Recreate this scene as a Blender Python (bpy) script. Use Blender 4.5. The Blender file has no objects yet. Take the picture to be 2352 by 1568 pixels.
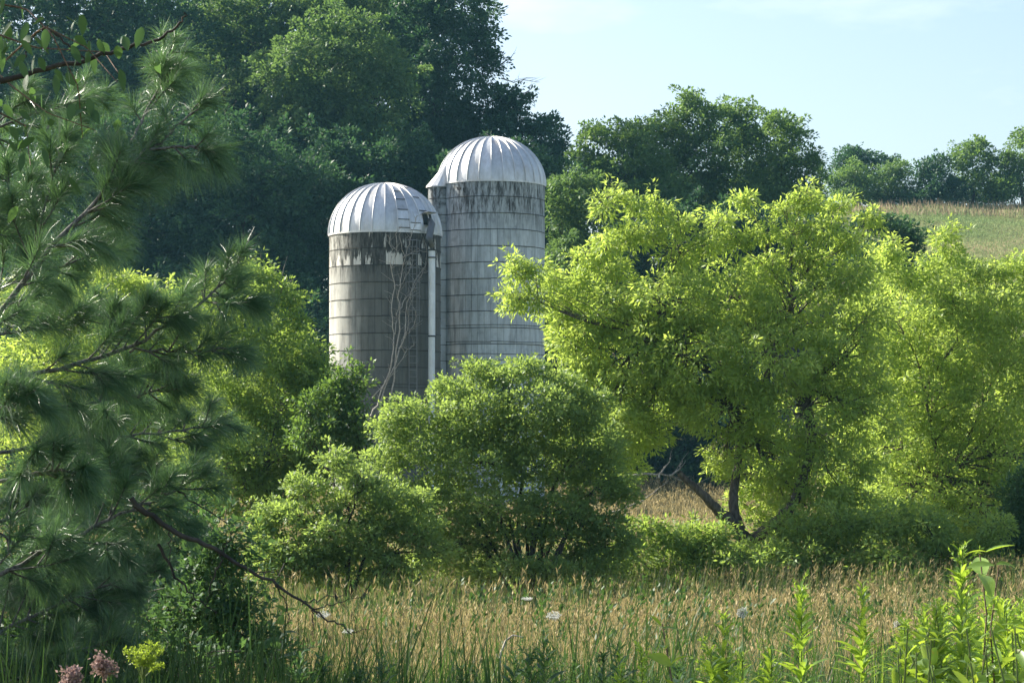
import bpy, math
import numpy as np
from mathutils import Vector

# ------------------------------------------------------------------ camera
S = bpy.context.scene
COL = S.collection
EYE = 1.7
F = 5030.0            # focal length in units of a 2352 px wide picture
HOR = 1000.0          # picture row of the horizon (of 1568)
cam = bpy.data.cameras.new("camera")
cam.lens = 77.0
cam.sensor_width = 36.0
cam.shift_y = (HOR - 784.0) / 2352.0
cam.clip_start = 0.1
cam.clip_end = 6000
cam.dof.use_dof = True
cam.dof.focus_distance = 70.0
cam.dof.aperture_fstop = 45.0
camo = bpy.data.objects.new("camera", cam)
COL.objects.link(camo)
camo.location = (0, 0, EYE)
camo.rotation_euler = (math.radians(90), 0, 0)
S.camera = camo
S.render.resolution_x, S.render.resolution_y = 1024, 682

# ------------------------------------------------------------------ light
SUN_EL = 34.0
SUN_AZ = -61.0        # degrees clockwise from +Y
w = bpy.data.worlds.new("World")
S.world = w
w.use_nodes = True
nt = w.node_tree
nt.nodes.clear()
out = nt.nodes.new("ShaderNodeOutputWorld")
bg = nt.nodes.new("ShaderNodeBackground")
sky = nt.nodes.new("ShaderNodeTexSky")
sky.sky_type = 'NISHITA'
sky.sun_disc = False
sky.sun_elevation = math.radians(SUN_EL)
sky.sun_rotation = math.radians(SUN_AZ)
sky.air_density = 1.0
sky.dust_density = 2.4
sky.ozone_density = 1.4
tc = nt.nodes.new("ShaderNodeTexCoord")
mp = nt.nodes.new("ShaderNodeMapping")
mp.inputs['Scale'].default_value = (5.0, 5.0, 17.0)
mp.inputs['Location'].default_value = (5.3, 2.2, 0.95)
nz = nt.nodes.new("ShaderNodeTexNoise")
nz.inputs['Scale'].default_value = 1.0
nz.inputs['Detail'].default_value = 6
nz.inputs['Roughness'].default_value = 0.55
cr = nt.nodes.new("ShaderNodeValToRGB")
cr.color_ramp.elements[0].position = 0.54
cr.color_ramp.elements[0].color = (0, 0, 0, 1)
cr.color_ramp.elements[1].position = 0.75
cr.color_ramp.elements[1].color = (1, 1, 1, 1)
mx = nt.nodes.new("ShaderNodeMix")
mx.data_type = 'RGBA'
mx.inputs['B'].default_value = (7.6, 7.5, 7.9, 1)
m2 = nt.nodes.new("ShaderNodeMath")
m2.operation = 'MULTIPLY'
m2.inputs[1].default_value = 0.32
L = nt.links.new
L(tc.outputs['Generated'], mp.inputs['Vector'])
L(mp.outputs[0], nz.inputs['Vector'])
L(nz.outputs['Fac'], cr.inputs['Fac'])
L(cr.outputs['Color'], m2.inputs[0])
L(m2.outputs[0], mx.inputs['Factor'])
L(sky.outputs[0], mx.inputs['A'])
L(mx.outputs['Result'], bg.inputs['Color'])
bg.inputs['Strength'].default_value = 0.10
L(bg.outputs[0], out.inputs['Surface'])

sd = bpy.data.lights.new("sun", 'SUN')
sd.energy = 5.0
sd.angle = math.radians(0.53)
sd.color = (1.0, 0.94, 0.80)
so = bpy.data.objects.new("sun", sd)
COL.objects.link(so)
az, el = math.radians(SUN_AZ), math.radians(SUN_EL)
sdir = Vector((math.sin(az) * math.cos(el), math.cos(az) * math.cos(el), math.sin(el)))
so.rotation_euler = sdir.to_track_quat('Z', 'Y').to_euler()
so.location = (-40, 30, 60)

S.view_settings.view_transform = 'Standard'
S.view_settings.look = 'None'
S.view_settings.gamma = 1
S.view_settings.exposure = 1.3
cy = S.cycles
cy.max_bounces = 8
cy.diffuse_bounces = 4
cy.glossy_bounces = 2
cy.transmission_bounces = 6
cy.transparent_max_bounces = 4
cy.volume_bounces = 0
cy.caustics_reflective = False
cy.caustics_refractive = False
cy.use_denoising = True

# ------------------------------------------------------------------ helpers
def smooth(a, b, x):
    t = np.clip((x - a) / (b - a), 0, 1)
    return t * t * (3 - 2 * t)

GD = [-30, 0, 8, 12, 20, 35, 45, 60, 118, 6000]
GZ = [0.1, 0, 0, -.4, -.85, -1.35, -1.55, -1.9, -1.9, -1.9]
NLEAF = [0]
def ground(x, y):
    x = np.asarray(x, float); y = np.asarray(y, float)
    z = np.interp(y, GD, GZ)
    left = 0.16 * np.clip(y - 118, 0, 80)
    right = 0.225 * np.clip(np.minimum(y, 195 + 0 * y) - 88, 0, 107)
    s = smooth(12, 27, x)
    soft = 0.18 * np.sin(x * .37 + y * .21) * np.sin(y * .17 - x * .11) * smooth(40, 80, y)
    return z + left * (1 - s) + right * s + soft

def P(px, py, d):
    """point at depth d (metres) seen at picture position px, py"""
    return np.array(((px - 1176.0) / F * d, d, EYE + (HOR - py) / F * d))

def node_mat(name):
    m = bpy.data.materials.new(name)
    m.use_nodes = True
    n = m.node_tree
    n.nodes.clear()
    o = n.nodes.new("ShaderNodeOutputMaterial")
    return m, n, o

def leaf_mat(name, dark, light, trans, tfac=0.42, rough=0.5, spec=0.35, spots=0):
    """leaf: every leaf takes its own tone between dark and light; light also passes through it"""
    m, n, o = node_mat(name)
    a = n.nodes.new("ShaderNodeAttribute"); a.attribute_name = "var"
    r = n.nodes.new("ShaderNodeValToRGB")
    r.color_ramp.elements[0].color = (*dark, 1)
    r.color_ramp.elements[1].color = (*light, 1)
    p = n.nodes.new("ShaderNodeBsdfPrincipled")
    p.inputs['Roughness'].default_value = rough
    p.inputs['Specular IOR Level'].default_value = spec
    t = n.nodes.new("ShaderNodeBsdfTranslucent")
    mxx = n.nodes.new("ShaderNodeMix"); mxx.data_type = 'RGBA'
    mxx.inputs['Factor'].default_value = 0.75
    mxx.inputs['B'].default_value = (*trans, 1)
    s = n.nodes.new("ShaderNodeMixShader"); s.inputs[0].default_value = tfac
    k = n.links.new
    if spots:
        # mottling and browned spots on leaves seen close by
        tx = n.nodes.new("ShaderNodeTexCoord")
        zz = n.nodes.new("ShaderNodeTexNoise"); zz.inputs['Scale'].default_value = spots; zz.inputs['Detail'].default_value = 6
        ad = n.nodes.new("ShaderNodeMath"); ad.operation = 'MULTIPLY_ADD'; ad.inputs[1].default_value = 1.6; ad.inputs[2].default_value = -.8
        sm = n.nodes.new("ShaderNodeMath"); sm.operation = 'ADD'; sm.use_clamp = True
        k(tx.outputs['Object'], zz.inputs['Vector']); k(zz.outputs['Fac'], ad.inputs[0]); k(ad.outputs[0], sm.inputs[0]); k(a.outputs['Fac'], sm.inputs[1])
        e_ = r.color_ramp.elements.new(.07); e_.color = (*dark, 1)
        r.color_ramp.elements[0].color = (dark[0] * 1.3 + .06, dark[1] * .7, dark[2], 1)
        k(sm.outputs[0], r.inputs['Fac'])
    else:
        k(a.outputs['Fac'], r.inputs['Fac'])
    k(r.outputs[0], p.inputs['Base Color'])
    k(r.outputs[0], mxx.inputs['A'])
    k(mxx.outputs['Result'], t.inputs['Color'])
    k(p.outputs[0], s.inputs[1]); k(t.outputs[0], s.inputs[2])
    k(s.outputs[0], o.inputs['Surface'])
    return m

def bark_mat(name, c1, c2, scale=6.0, rough=0.85):
    m, n, o = node_mat(name)
    t = n.nodes.new("ShaderNodeTexCoord")
    mpp = n.nodes.new("ShaderNodeMapping"); mpp.inputs['Scale'].default_value = (scale, scale, scale * .35)
    z = n.nodes.new("ShaderNodeTexNoise"); z.inputs['Scale'].default_value = 3; z.inputs['Detail'].default_value = 5
    r = n.nodes.new("ShaderNodeValToRGB")
    r.color_ramp.elements[0].color = (*c1, 1); r.color_ramp.elements[0].position = .35
    r.color_ramp.elements[1].color = (*c2, 1); r.color_ramp.elements[1].position = .68
    p = n.nodes.new("ShaderNodeBsdfPrincipled"); p.inputs['Roughness'].default_value = rough
    b = n.nodes.new("ShaderNodeBump"); b.inputs['Distance'].default_value = .01; b.inputs['Strength'].default_value = .6
    k = n.links.new
    k(t.outputs['Object'], mpp.inputs[0]); k(mpp.outputs[0], z.inputs['Vector'])
    k(z.outputs['Fac'], r.inputs[0]); k(r.outputs[0], p.inputs['Base Color'])
    k(z.outputs['Fac'], b.inputs['Height']); k(b.outputs[0], p.inputs['Normal'])
    k(p.outputs[0], o.inputs['Surface'])
    return m

class Acc:
    """collects quads and triangles, links them as one mesh object"""
    def __init__(s):
        s.v = []; s.q = []; s.var = []; s.n = 0
    def quads(s, verts, faces, var=None):
        verts = np.asarray(verts, np.float32).reshape(-1, 3)
        faces = np.asarray(faces, np.int32).reshape(-1, 4)
        s.v.append(verts); s.q.append(faces + s.n); s.n += len(verts)
        if var is None: var = np.full(len(faces), .5)
        s.var.append(np.asarray(var, np.float32))
    def tube(s, pts, rad, sides=6, var=.5, cap=True):
        pts = np.asarray(pts, float); k = len(pts)
        rad = np.broadcast_to(np.asarray(rad, float), (k,))
        tg = np.gradient(pts, axis=0)
        tg /= np.linalg.norm(tg, axis=1)[:, None] + 1e-9
        ref = np.array((0, 0, 1.)) if abs(tg[0][2]) < .8 else np.array((0, 1., 0))
        u = np.cross(tg, ref); u /= np.linalg.norm(u, axis=1)[:, None] + 1e-9
        v = np.cross(tg, u)
        an = np.arange(sides) * 2 * math.pi / sides
        ring = pts[:, None] + rad[:, None, None] * (np.cos(an)[None, :, None] * u[:, None] + np.sin(an)[None, :, None] * v[:, None])
        i = np.arange(k - 1)[:, None] * sides; j = np.arange(sides)[None]
        j2 = (j + 1) % sides
        f = np.stack([i + j, i + j2, i + sides + j2, i + sides + j], -1).reshape(-1, 4)
        s.quads(ring.reshape(-1, 3), f, np.full(len(f), var))
    def box(s, c, h, rot=None, var=.5):
        c = np.asarray(c, float); h = np.asarray(h, float)
        sg = np.array([(x, y, z) for x in (-1, 1) for y in (-1, 1) for z in (-1, 1)], float) * h
        if rot is not None: sg = sg @ np.asarray(rot).T
        f = [(0, 1, 3, 2), (4, 6, 7, 5), (0, 4, 5, 1), (2, 3, 7, 6), (0, 2, 6, 4), (1, 5, 7, 3)]
        s.quads(c + sg, f, np.full(6, var))
    def mesh(s, name, mat, smoothed=False):
        v = np.concatenate(s.v); q = np.concatenate(s.q); var = np.concatenate(s.var)
        me = bpy.data.meshes.new(name)
        me.vertices.add(len(v)); me.vertices.foreach_set("co", v.ravel())
        me.loops.add(q.size); me.loops.foreach_set("vertex_index", q.ravel())
        me.polygons.add(len(q)); me.polygons.foreach_set("loop_start", np.arange(len(q), dtype=np.int32) * 4)
        me.update(calc_edges=True)
        a = me.attributes.new("var", 'FLOAT', 'FACE'); a.data.foreach_set("value", var)
        if smoothed: me.polygons.foreach_set("use_smooth", np.ones(len(q), bool))
        if isinstance(mat, (list, tuple)):
            for m in mat: me.materials.append(m)
        else: me.materials.append(mat)
        return me
    def obj(s, name, mat, parent=None, loc=None, smoothed=False):
        """verts are world coordinates; loc = where the origin of the thing sits"""
        if loc is not None:
            s.v = [a - np.asarray(loc, np.float32) for a in s.v]
        o = bpy.data.objects.new(name, s.mesh(name, mat, smoothed))
        COL.objects.link(o)
        if parent is not None: o.parent = parent
        elif loc is not None: o.location = loc
        return o

def tag(o, label=None, cat=None, group=None, kind=None):
    if label: o["label"] = label
    if cat: o["category"] = cat
    if group: o["group"] = group
    if kind: o["kind"] = kind
    return o

def thing(name, loc, label, cat, group=None):
    o = bpy.data.objects.new(name, None)
    o.empty_display_size = .3
    COL.objects.link(o); o.location = loc
    return tag(o, label, cat, group)

def copy_thing(root, loc, rz, sc=1.0, label=None, group=None):
    r = root.copy(); COL.objects.link(r)
    r.location = loc; r.rotation_euler = (0, 0, rz); r.scale = (sc, sc, sc)
    if label: r["label"] = label
    if group: r["group"] = group
    for ch in list(root.children):
        c = ch.copy(); COL.objects.link(c); c.parent = r
        for g in list(ch.children):
            e = g.copy(); COL.objects.link(e); e.parent = c
    return r

def unit(a):
    return a / (np.linalg.norm(a, axis=-1, keepdims=True) + 1e-9)

def rnd_dir(R, n):
    return unit(R.normal(size=(n, 3)))

def add_leaves(acc, pos, d, nrm, ln, wd, var, fold=.18):
    """one folded diamond per leaf"""
    d = unit(d); s = unit(np.cross(d, nrm)); nn = np.cross(s, d)
    ln = np.asarray(ln)[:, None]; wd = np.asarray(wd)[:, None]
    a = pos
    m = pos + d * ln * .45
    b = m + s * wd * .5 + nn * wd * fold
    c = pos + d * ln
    e = m - s * wd * .5 + nn * wd * fold
    v = np.stack([a, b, c, e], 1).reshape(-1, 3)
    f = np.arange(len(pos) * 4).reshape(-1, 4)
    acc.quads(v, f, var)

def add_blades(acc, pos, d, nrm, ln, wd, droop, var, segs=4, fold=.25, shape='leaf'):
    """long leaves that arch: a folded strip of segs steps per leaf"""
    n = len(pos); d = unit(d); s = unit(np.cross(d, nrm)); nn = np.cross(s, d)
    ln = np.broadcast_to(ln, (n,)); wd = np.broadcast_to(wd, (n,)); droop = np.broadcast_to(droop, (n,))
    t = np.linspace(0, 1, segs + 1)
    if shape == 'leaf': pr = np.sin(np.pi * np.clip(t, 0.03, .985) ** .8) ** .8
    else: pr = np.clip(1.02 - t ** 1.6, .03, 1)
    cen = pos[:, None] + d[:, None] * (ln[:, None] * t)[..., None]
    cen[..., 2] -= (droop * ln)[:, None] * t ** 2
    w2 = (wd[:, None] * pr * .5)[..., None]
    lf = cen + s[:, None] * w2 + nn[:, None] * w2 * fold
    rt = cen - s[:, None] * w2 + nn[:, None] * w2 * fold
    v = np.stack([lf, cen, rt], 2)                      # n, segs+1, 3, 3
    base = (np.arange(n) * (segs + 1) * 3)[:, None] + (np.arange(segs) * 3)[None]
    f1 = np.stack([base, base + 1, base + 4, base + 3], -1)
    f2 = np.stack([base + 1, base + 2, base + 5, base + 4], -1)
    f = np.stack([f1, f2], 2).reshape(-1, 4)
    acc.quads(v.reshape(-1, 3), f, np.repeat(np.broadcast_to(var, (n,)), segs * 2))

def bez(a, b, R, k=6, sag=0.0, wob=.08):
    a = np.asarray(a, float); b = np.asarray(b, float)
    L_ = np.linalg.norm(b - a)
    m = (a + b) / 2 + R.normal(size=3) * L_ * wob + np.array((0, 0, sag * L_))
    t = np.linspace(0, 1, k)[:, None]
    return (1 - t) ** 2 * a + 2 * t * (1 - t) * m + t * t * b

# ------------------------------------------------------------------ foliage engine
def crown_parts(R, lobes, sub_r, dens, nleaf, leaf, droop, up, base, trunk_r, forks, twig=True, ragged=1.0, stem_pts=None, shell=.45):
    """lobes: (centre xyz, radii xyz). returns trunk Acc, branch Acc, leaf Acc."""
    tr, br, lf = Acc(), Acc(), Acc()
    cen = np.array([l[0] for l in lobes]); rad = np.array([l[1] for l in lobes])
    # sub clumps spread through the lobes
    subs = []; own = []
    for i in range(len(lobes)):
        area = math.pi * np.prod(rad[i] + sub_r * .5) ** (2 / 3.)
        n = max(4, int(dens * 3.4 * area / (nleaf * leaf[0] ** 2 * leaf[1] * .5)))
        dr = rnd_dir(R, n)
        u = R.uniform(shell, 1.0, n) ** .6
        p = cen[i] + dr * u[:, None] * rad[i] * (1 + ragged * .12 * R.normal(size=(n, 1)))
        keep = np.ones(n, bool)
        for j in range(len(lobes)):
            if j == i: continue
            q = np.linalg.norm((p - cen[j]) / rad[j], axis=1)
            keep &= ~((q < .55) & (R.random(n) < .8))
        subs.append(p[keep]); own.append(np.full(keep.sum(), i))
    nmain = sum(len(q) for q in subs)
    for i in range(len(lobes)):
        for _ in range(R.integers(3, 8)):
            dr = rnd_dir(R, 1)[0]; dr[2] = abs(dr[2]) * .9 + .1
            k_ = R.integers(2, 5)
            reach = R.uniform(1.05, 1.12) + np.arange(k_) * .55 * sub_r / rad[i].mean()
            subs.append(cen[i] + dr * rad[i] * reach[:, None] + R.normal(size=(k_, 3)) * sub_r * .12); own.append(np.full(k_, i))
    subs = np.concatenate(subs); own = np.concatenate(own)
    ns = len(subs)
    sr = sub_r * R.uniform(.5, 1.35, ns)
    sr[nmain:] = sub_r * R.uniform(.3, .6, ns - nmain)
    # leaves
    idx = np.repeat(np.arange(ns), np.where(np.arange(ns) < nmain, nleaf, max(4, int(nleaf * .3))))
    n = len(idx)
    dr = rnd_dir(R, n)
    dr[:, 2] = np.where(R.random(n) < .55, np.abs(dr[:, 2]), dr[:, 2])
    rr = R.uniform(.25, 1, n) ** .5
    off = dr * (rr * sr[idx])[:, None]
    off[:, 2] *= .72
    off[:, 2] -= droop * sr[idx] * (off[:, 0] ** 2 + off[:, 1] ** 2) / (sr[idx] ** 2)
    pos = subs[idx] + off
    out_ = subs[idx] - cen[own[idx]]
    out_ = unit(out_)
    d = unit(dr * .8 + out_ * .35 + R.normal(size=(n, 3)) * .35 + np.array((0, 0, -droop)))
    nrm = unit(out_ * .4 + dr * .5 + np.array((0, 0, up)) + R.normal(size=(n, 3)) * .45)
    subvar = R.normal(size=ns) * .16
    var = np.clip(.5 + subvar[idx] + R.normal(size=n) * .2, 0, 1)
    ll = leaf[0] * R.uniform(.6, 1.25, n)
    add_leaves(lf, pos, d, nrm, ll, ll * leaf[1], var)
    # wood
    base = np.asarray(base, float)
    if stem_pts is None:
        hub = [np.average(cen, axis=0) * .5 + base * .5]
    else: hub = [np.asarray(q, float) for q in stem_pts]
    for h in hub:
        pts = bez(base + R.normal(size=3) * np.array((.4, .4, 0)) * trunk_r * (len(hub) > 1) * 3, h, R, 7, 0, .05)
        tr.tube(pts, np.linspace(trunk_r, trunk_r * .62, 7), 8, cap=False)
    nodes = [(h, 0.0, trunk_r * .62, i) for i, h in enumerate(hub)]      # point, path length, radius
    hd = np.array([min(np.linalg.norm(c_ - q) for q in hub) for c_ in cen])
    for i in np.argsort(hd):
        cost = [np.linalg.norm(cen[i] - q[0]) * 1.25 + .75 * q[1] for q in nodes]
        j = int(np.argmin(cost)); h, pl_, hr, _ = nodes[j]
        r0 = min(hr * .72, trunk_r * .45)
        pts = bez(h, cen[i], R, 7, .07, .10)
        r1 = r0 * .55
        br.tube(pts, np.linspace(r0, r1, 7), 6, cap=False)
        nodes.append((cen[i], pl_ + np.linalg.norm(cen[i] - h), r1, i))
        if not twig: continue
        for s_ in np.where(own == i)[0]:
            if R.random() > min(twig, 26. / max(1, (own == i).sum())): continue
            a = pts[R.integers(2, 7)]
            if np.linalg.norm(subs[s_] - a) > 6 * sub_r and R.random() < .6: continue
            q = bez(a, subs[s_], R, 4, .05, .12)
            br.tube(q, np.linspace(min(r0 * .4, .03), .004, 4), 3, cap=False)
    return tr, br, lf

def tree(name, label, cat, d, base_px, lobes, mats, sub_r=.5, dens=1.0, nleaf=40, leaf=(.12, .5), droop=.2, up=.6,
         trunk_r=.2, seed=0, group=None, twig=.6, depth=1.0, ragged=1.0, hubs=None, shell=.45, full=1.0, stems=None):
    """lobes given as (px, py, rx px, ry px[, depth offset m])"""
    R = np.random.default_rng(seed)
    b = P(base_px, 0, d); b[2] = ground(b[0], b[1]) - .05
    if depth is None: depth = 1.0
    lb = []
    for l in lobes:
        px, py, rx, ry = l[:4]
        if full > 1 and min(rx, ry) > 42: rx, ry = rx * full, ry * full
        rxm, rym = rx / F * d, ry / F * d
        ry_ = max(rxm, rym) * .9 * depth
        dd = l[4] if len(l) > 4 else R.uniform(-.5, .5) * ry_
        c = P(px, py, d + dd)
        lb.append((c, np.array((max(rxm - sub_r * .6, .2), ry_, max(rym - sub_r * .5, .18)))))
    hp = None
    if hubs: hp = [P(h[0], h[1], d + (h[2] if len(h) > 2 else 0)) for h in hubs]
    if stems: hp = [P(q[-1][0], q[-1][1], d + q[-1][2]) for q in [st_[1] for st_ in stems]]
    tr, br, lf = crown_parts(R, lb, sub_r, dens, nleaf, leaf, droop, up, b, trunk_r, None, twig, ragged, hp, shell)
    if stems:
        tr = Acc()
        for (r0, pl, r1) in stems:
            pp = np.array([P(q[0], q[1], d + q[2]) if q[1] is not None else b for q in pl]); k = len(pp)
            u_ = np.linspace(0, k - 1, k * 4)
            fp = np.stack([np.interp(u_, np.arange(k), pp[:, j]) for j in range(3)], 1)
            for _ in range(2): fp[1:-1] = (fp[:-2] + fp[1:-1] * 2 + fp[2:]) / 4
            fp[1:-1] += R.normal(size=(len(fp) - 2, 3)) * r0 * .06
            tr.tube(fp, np.linspace(r0, r1, len(fp)), 9)
    t = thing(name, b, label, cat, group)
    tr.obj("trunk", mats[0], t, b, True)
    if br.v: br.obj("branches", mats[0], t, b, True)
    NLEAF[0] += sum(len(q) for q in lf.q)
    lf.obj("crown", mats[1], t, b)
    return t

# ------------------------------------------------------------------ materials
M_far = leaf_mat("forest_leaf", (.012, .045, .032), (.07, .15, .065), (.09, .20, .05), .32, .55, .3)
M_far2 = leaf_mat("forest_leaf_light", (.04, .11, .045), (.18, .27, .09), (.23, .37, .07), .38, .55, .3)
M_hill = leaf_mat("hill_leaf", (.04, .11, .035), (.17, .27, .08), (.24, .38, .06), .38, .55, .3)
M_box = leaf_mat("boxelder_leaf", (.13, .23, .055), (.35, .45, .13), (.60, .75, .12), .54, .5, .35)
M_mid = leaf_mat("shrub_leaf", (.085, .165, .05), (.24, .345, .115), (.42, .56, .10), .48, .5, .35)
M_left = leaf_mat("ash_leaf", (.08, .165, .045), (.24, .35, .10), (.45, .60, .09), .50, .5, .35)
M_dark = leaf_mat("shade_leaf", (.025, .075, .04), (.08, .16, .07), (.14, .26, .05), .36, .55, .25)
M_deep = leaf_mat('glossy_leaf', (.04, .10, .035), (.12, .22, .07), (.24, .38, .05), .42, .4, .45)
M_weed = leaf_mat("weed_leaf", (.10, .21, .03), (.24, .37, .07), (.50, .68, .06), .50, .42, .45, 45)
M_broad = leaf_mat("broad_leaf", (.11, .21, .035), (.24, .36, .07), (.55, .72, .05), .50, .38, .5, 45)
M_needle = leaf_mat("pine_needle", (.03, .09, .055), (.13, .24, .12), (.18, .33, .09), .34, .32, .6)
M_dry = leaf_mat("dry_grass", (.045, .045, .02), (.55, .44, .22), (.46, .37, .16), .30, .6, .2)
M_green = leaf_mat("green_grass", (.03, .075, .02), (.11, .16, .04), (.18, .27, .04), .38, .5, .3)
M_weedy = leaf_mat("weedy_green", (.05, .09, .03), (.16, .2, .07), (.2, .27, .06), .35, .5, .3)
M_pinkdry = leaf_mat("pale_dry_grass", (.20, .18, .10), (.38, .30, .2), (.35, .28, .18), .3, .7, .2)
M_white = leaf_mat("flower_white", (.55, .55, .5), (.8, .8, .75), (.7, .7, .65), .3, .6, .2)
M_bark = bark_mat("bark_grey", (.045, .037, .03), (.15, .125, .10))
M_barkd = bark_mat("bark_dark", (.02, .017, .014), (.07, .058, .045))
M_pbark = bark_mat("pine_bark", (.045, .042, .036), (.19, .18, .16), 30)
M_dead = bark_mat("dead_wood", (.22, .19, .16), (.5, .45, .40), 10)
M_stem = leaf_mat("green_stem", (.07, .12, .03), (.16, .2, .06), (.2, .26, .05), .15)
M_stemd = bark_mat("brown_stem", (.08, .05, .03), (.2, .13, .08), 30)

# ------------------------------------------------------------------ ground
def build_ground():
    xs = np.unique(np.concatenate([np.linspace(-60, 80, 141), np.linspace(-250, -60, 20), np.linspace(80, 250, 20)]))
    ys = np.unique(np.concatenate([np.linspace(-30, 260, 291), np.linspace(260, 420, 17)]))
    X, Y = np.meshgrid(xs, ys)
    Z = ground(X, Y)
    a = Acc()
    nx, ny = len(xs), len(ys)
    i = np.arange(ny - 1)[:, None] * nx + np.arange(nx - 1)[None]
    f = np.stack([i, i + 1, i + nx + 1, i + nx], -1).reshape(-1, 4)
    a.quads(np.stack([X, Y, Z], -1).reshape(-1, 3), f)
    m, n, o = node_mat("meadow_ground")
    k = n.links.new
    g = n.nodes.new("ShaderNodeTexCoord")
    z1 = n.nodes.new("ShaderNodeTexNoise"); z1.inputs['Scale'].default_value = .09; z1.inputs['Detail'].default_value = 4
    z2 = n.nodes.new("ShaderNodeTexNoise"); z2.inputs['Scale'].default_value = 2.2; z2.inputs['Detail'].default_value = 7
    z2.inputs['Roughness'].default_value = .7
    mpn = n.nodes.new("ShaderNodeMapping"); mpn.inputs['Scale'].default_value = (1, .35, 1)
    r1 = n.nodes.new("ShaderNodeValToRGB")
    e = r1.color_ramp.elements
    e[0].position = .36; e[0].color = (.11, .17, .05, 1)
    e[1].position = .62; e[1].color = (.30, .25, .13, 1)
    r2 = n.nodes.new("ShaderNodeValToRGB")
    r2.color_ramp.elements[0].position = .3; r2.color_ramp.elements[0].color = (.45, .45, .45, 1)
    r2.color_ramp.elements[1].position = .7; r2.color_ramp.elements[1].color = (1.25, 1.25, 1.25, 1)
    mm = n.nodes.new("ShaderNodeMix"); mm.data_type = 'RGBA'; mm.blend_type = 'MULTIPLY'; mm.inputs['Factor'].default_value = 1
    p = n.nodes.new("ShaderNodeBsdfPrincipled"); p.inputs['Roughness'].default_value = .95
    p.inputs['Specular IOR Level'].default_value = .1
    b = n.nodes.new("ShaderNodeBump"); b.inputs['Distance'].default_value = .25
    k(g.outputs['Object'], z1.inputs['Vector']); k(g.outputs['Object'], mpn.inputs[0]); k(mpn.outputs[0], z2.inputs['Vector'])
    k(z1.outputs['Fac'], r1.inputs[0]); k(z2.outputs['Fac'], r2.inputs[0])
    k(r1.outputs[0], mm.inputs['A']); k(r2.outputs[0], mm.inputs['B'])
    k(mm.outputs['Result'], p.inputs['Base Color'])
    k(z2.outputs['Fac'], b.inputs['Height']); k(b.outputs[0], p.inputs['Normal'])
    k(p.outputs[0], o.inputs[0])
    go = a.obj("ground", m, None, (0, 0, 0), True)
    tag(go, kind="structure")
build_ground()

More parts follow.
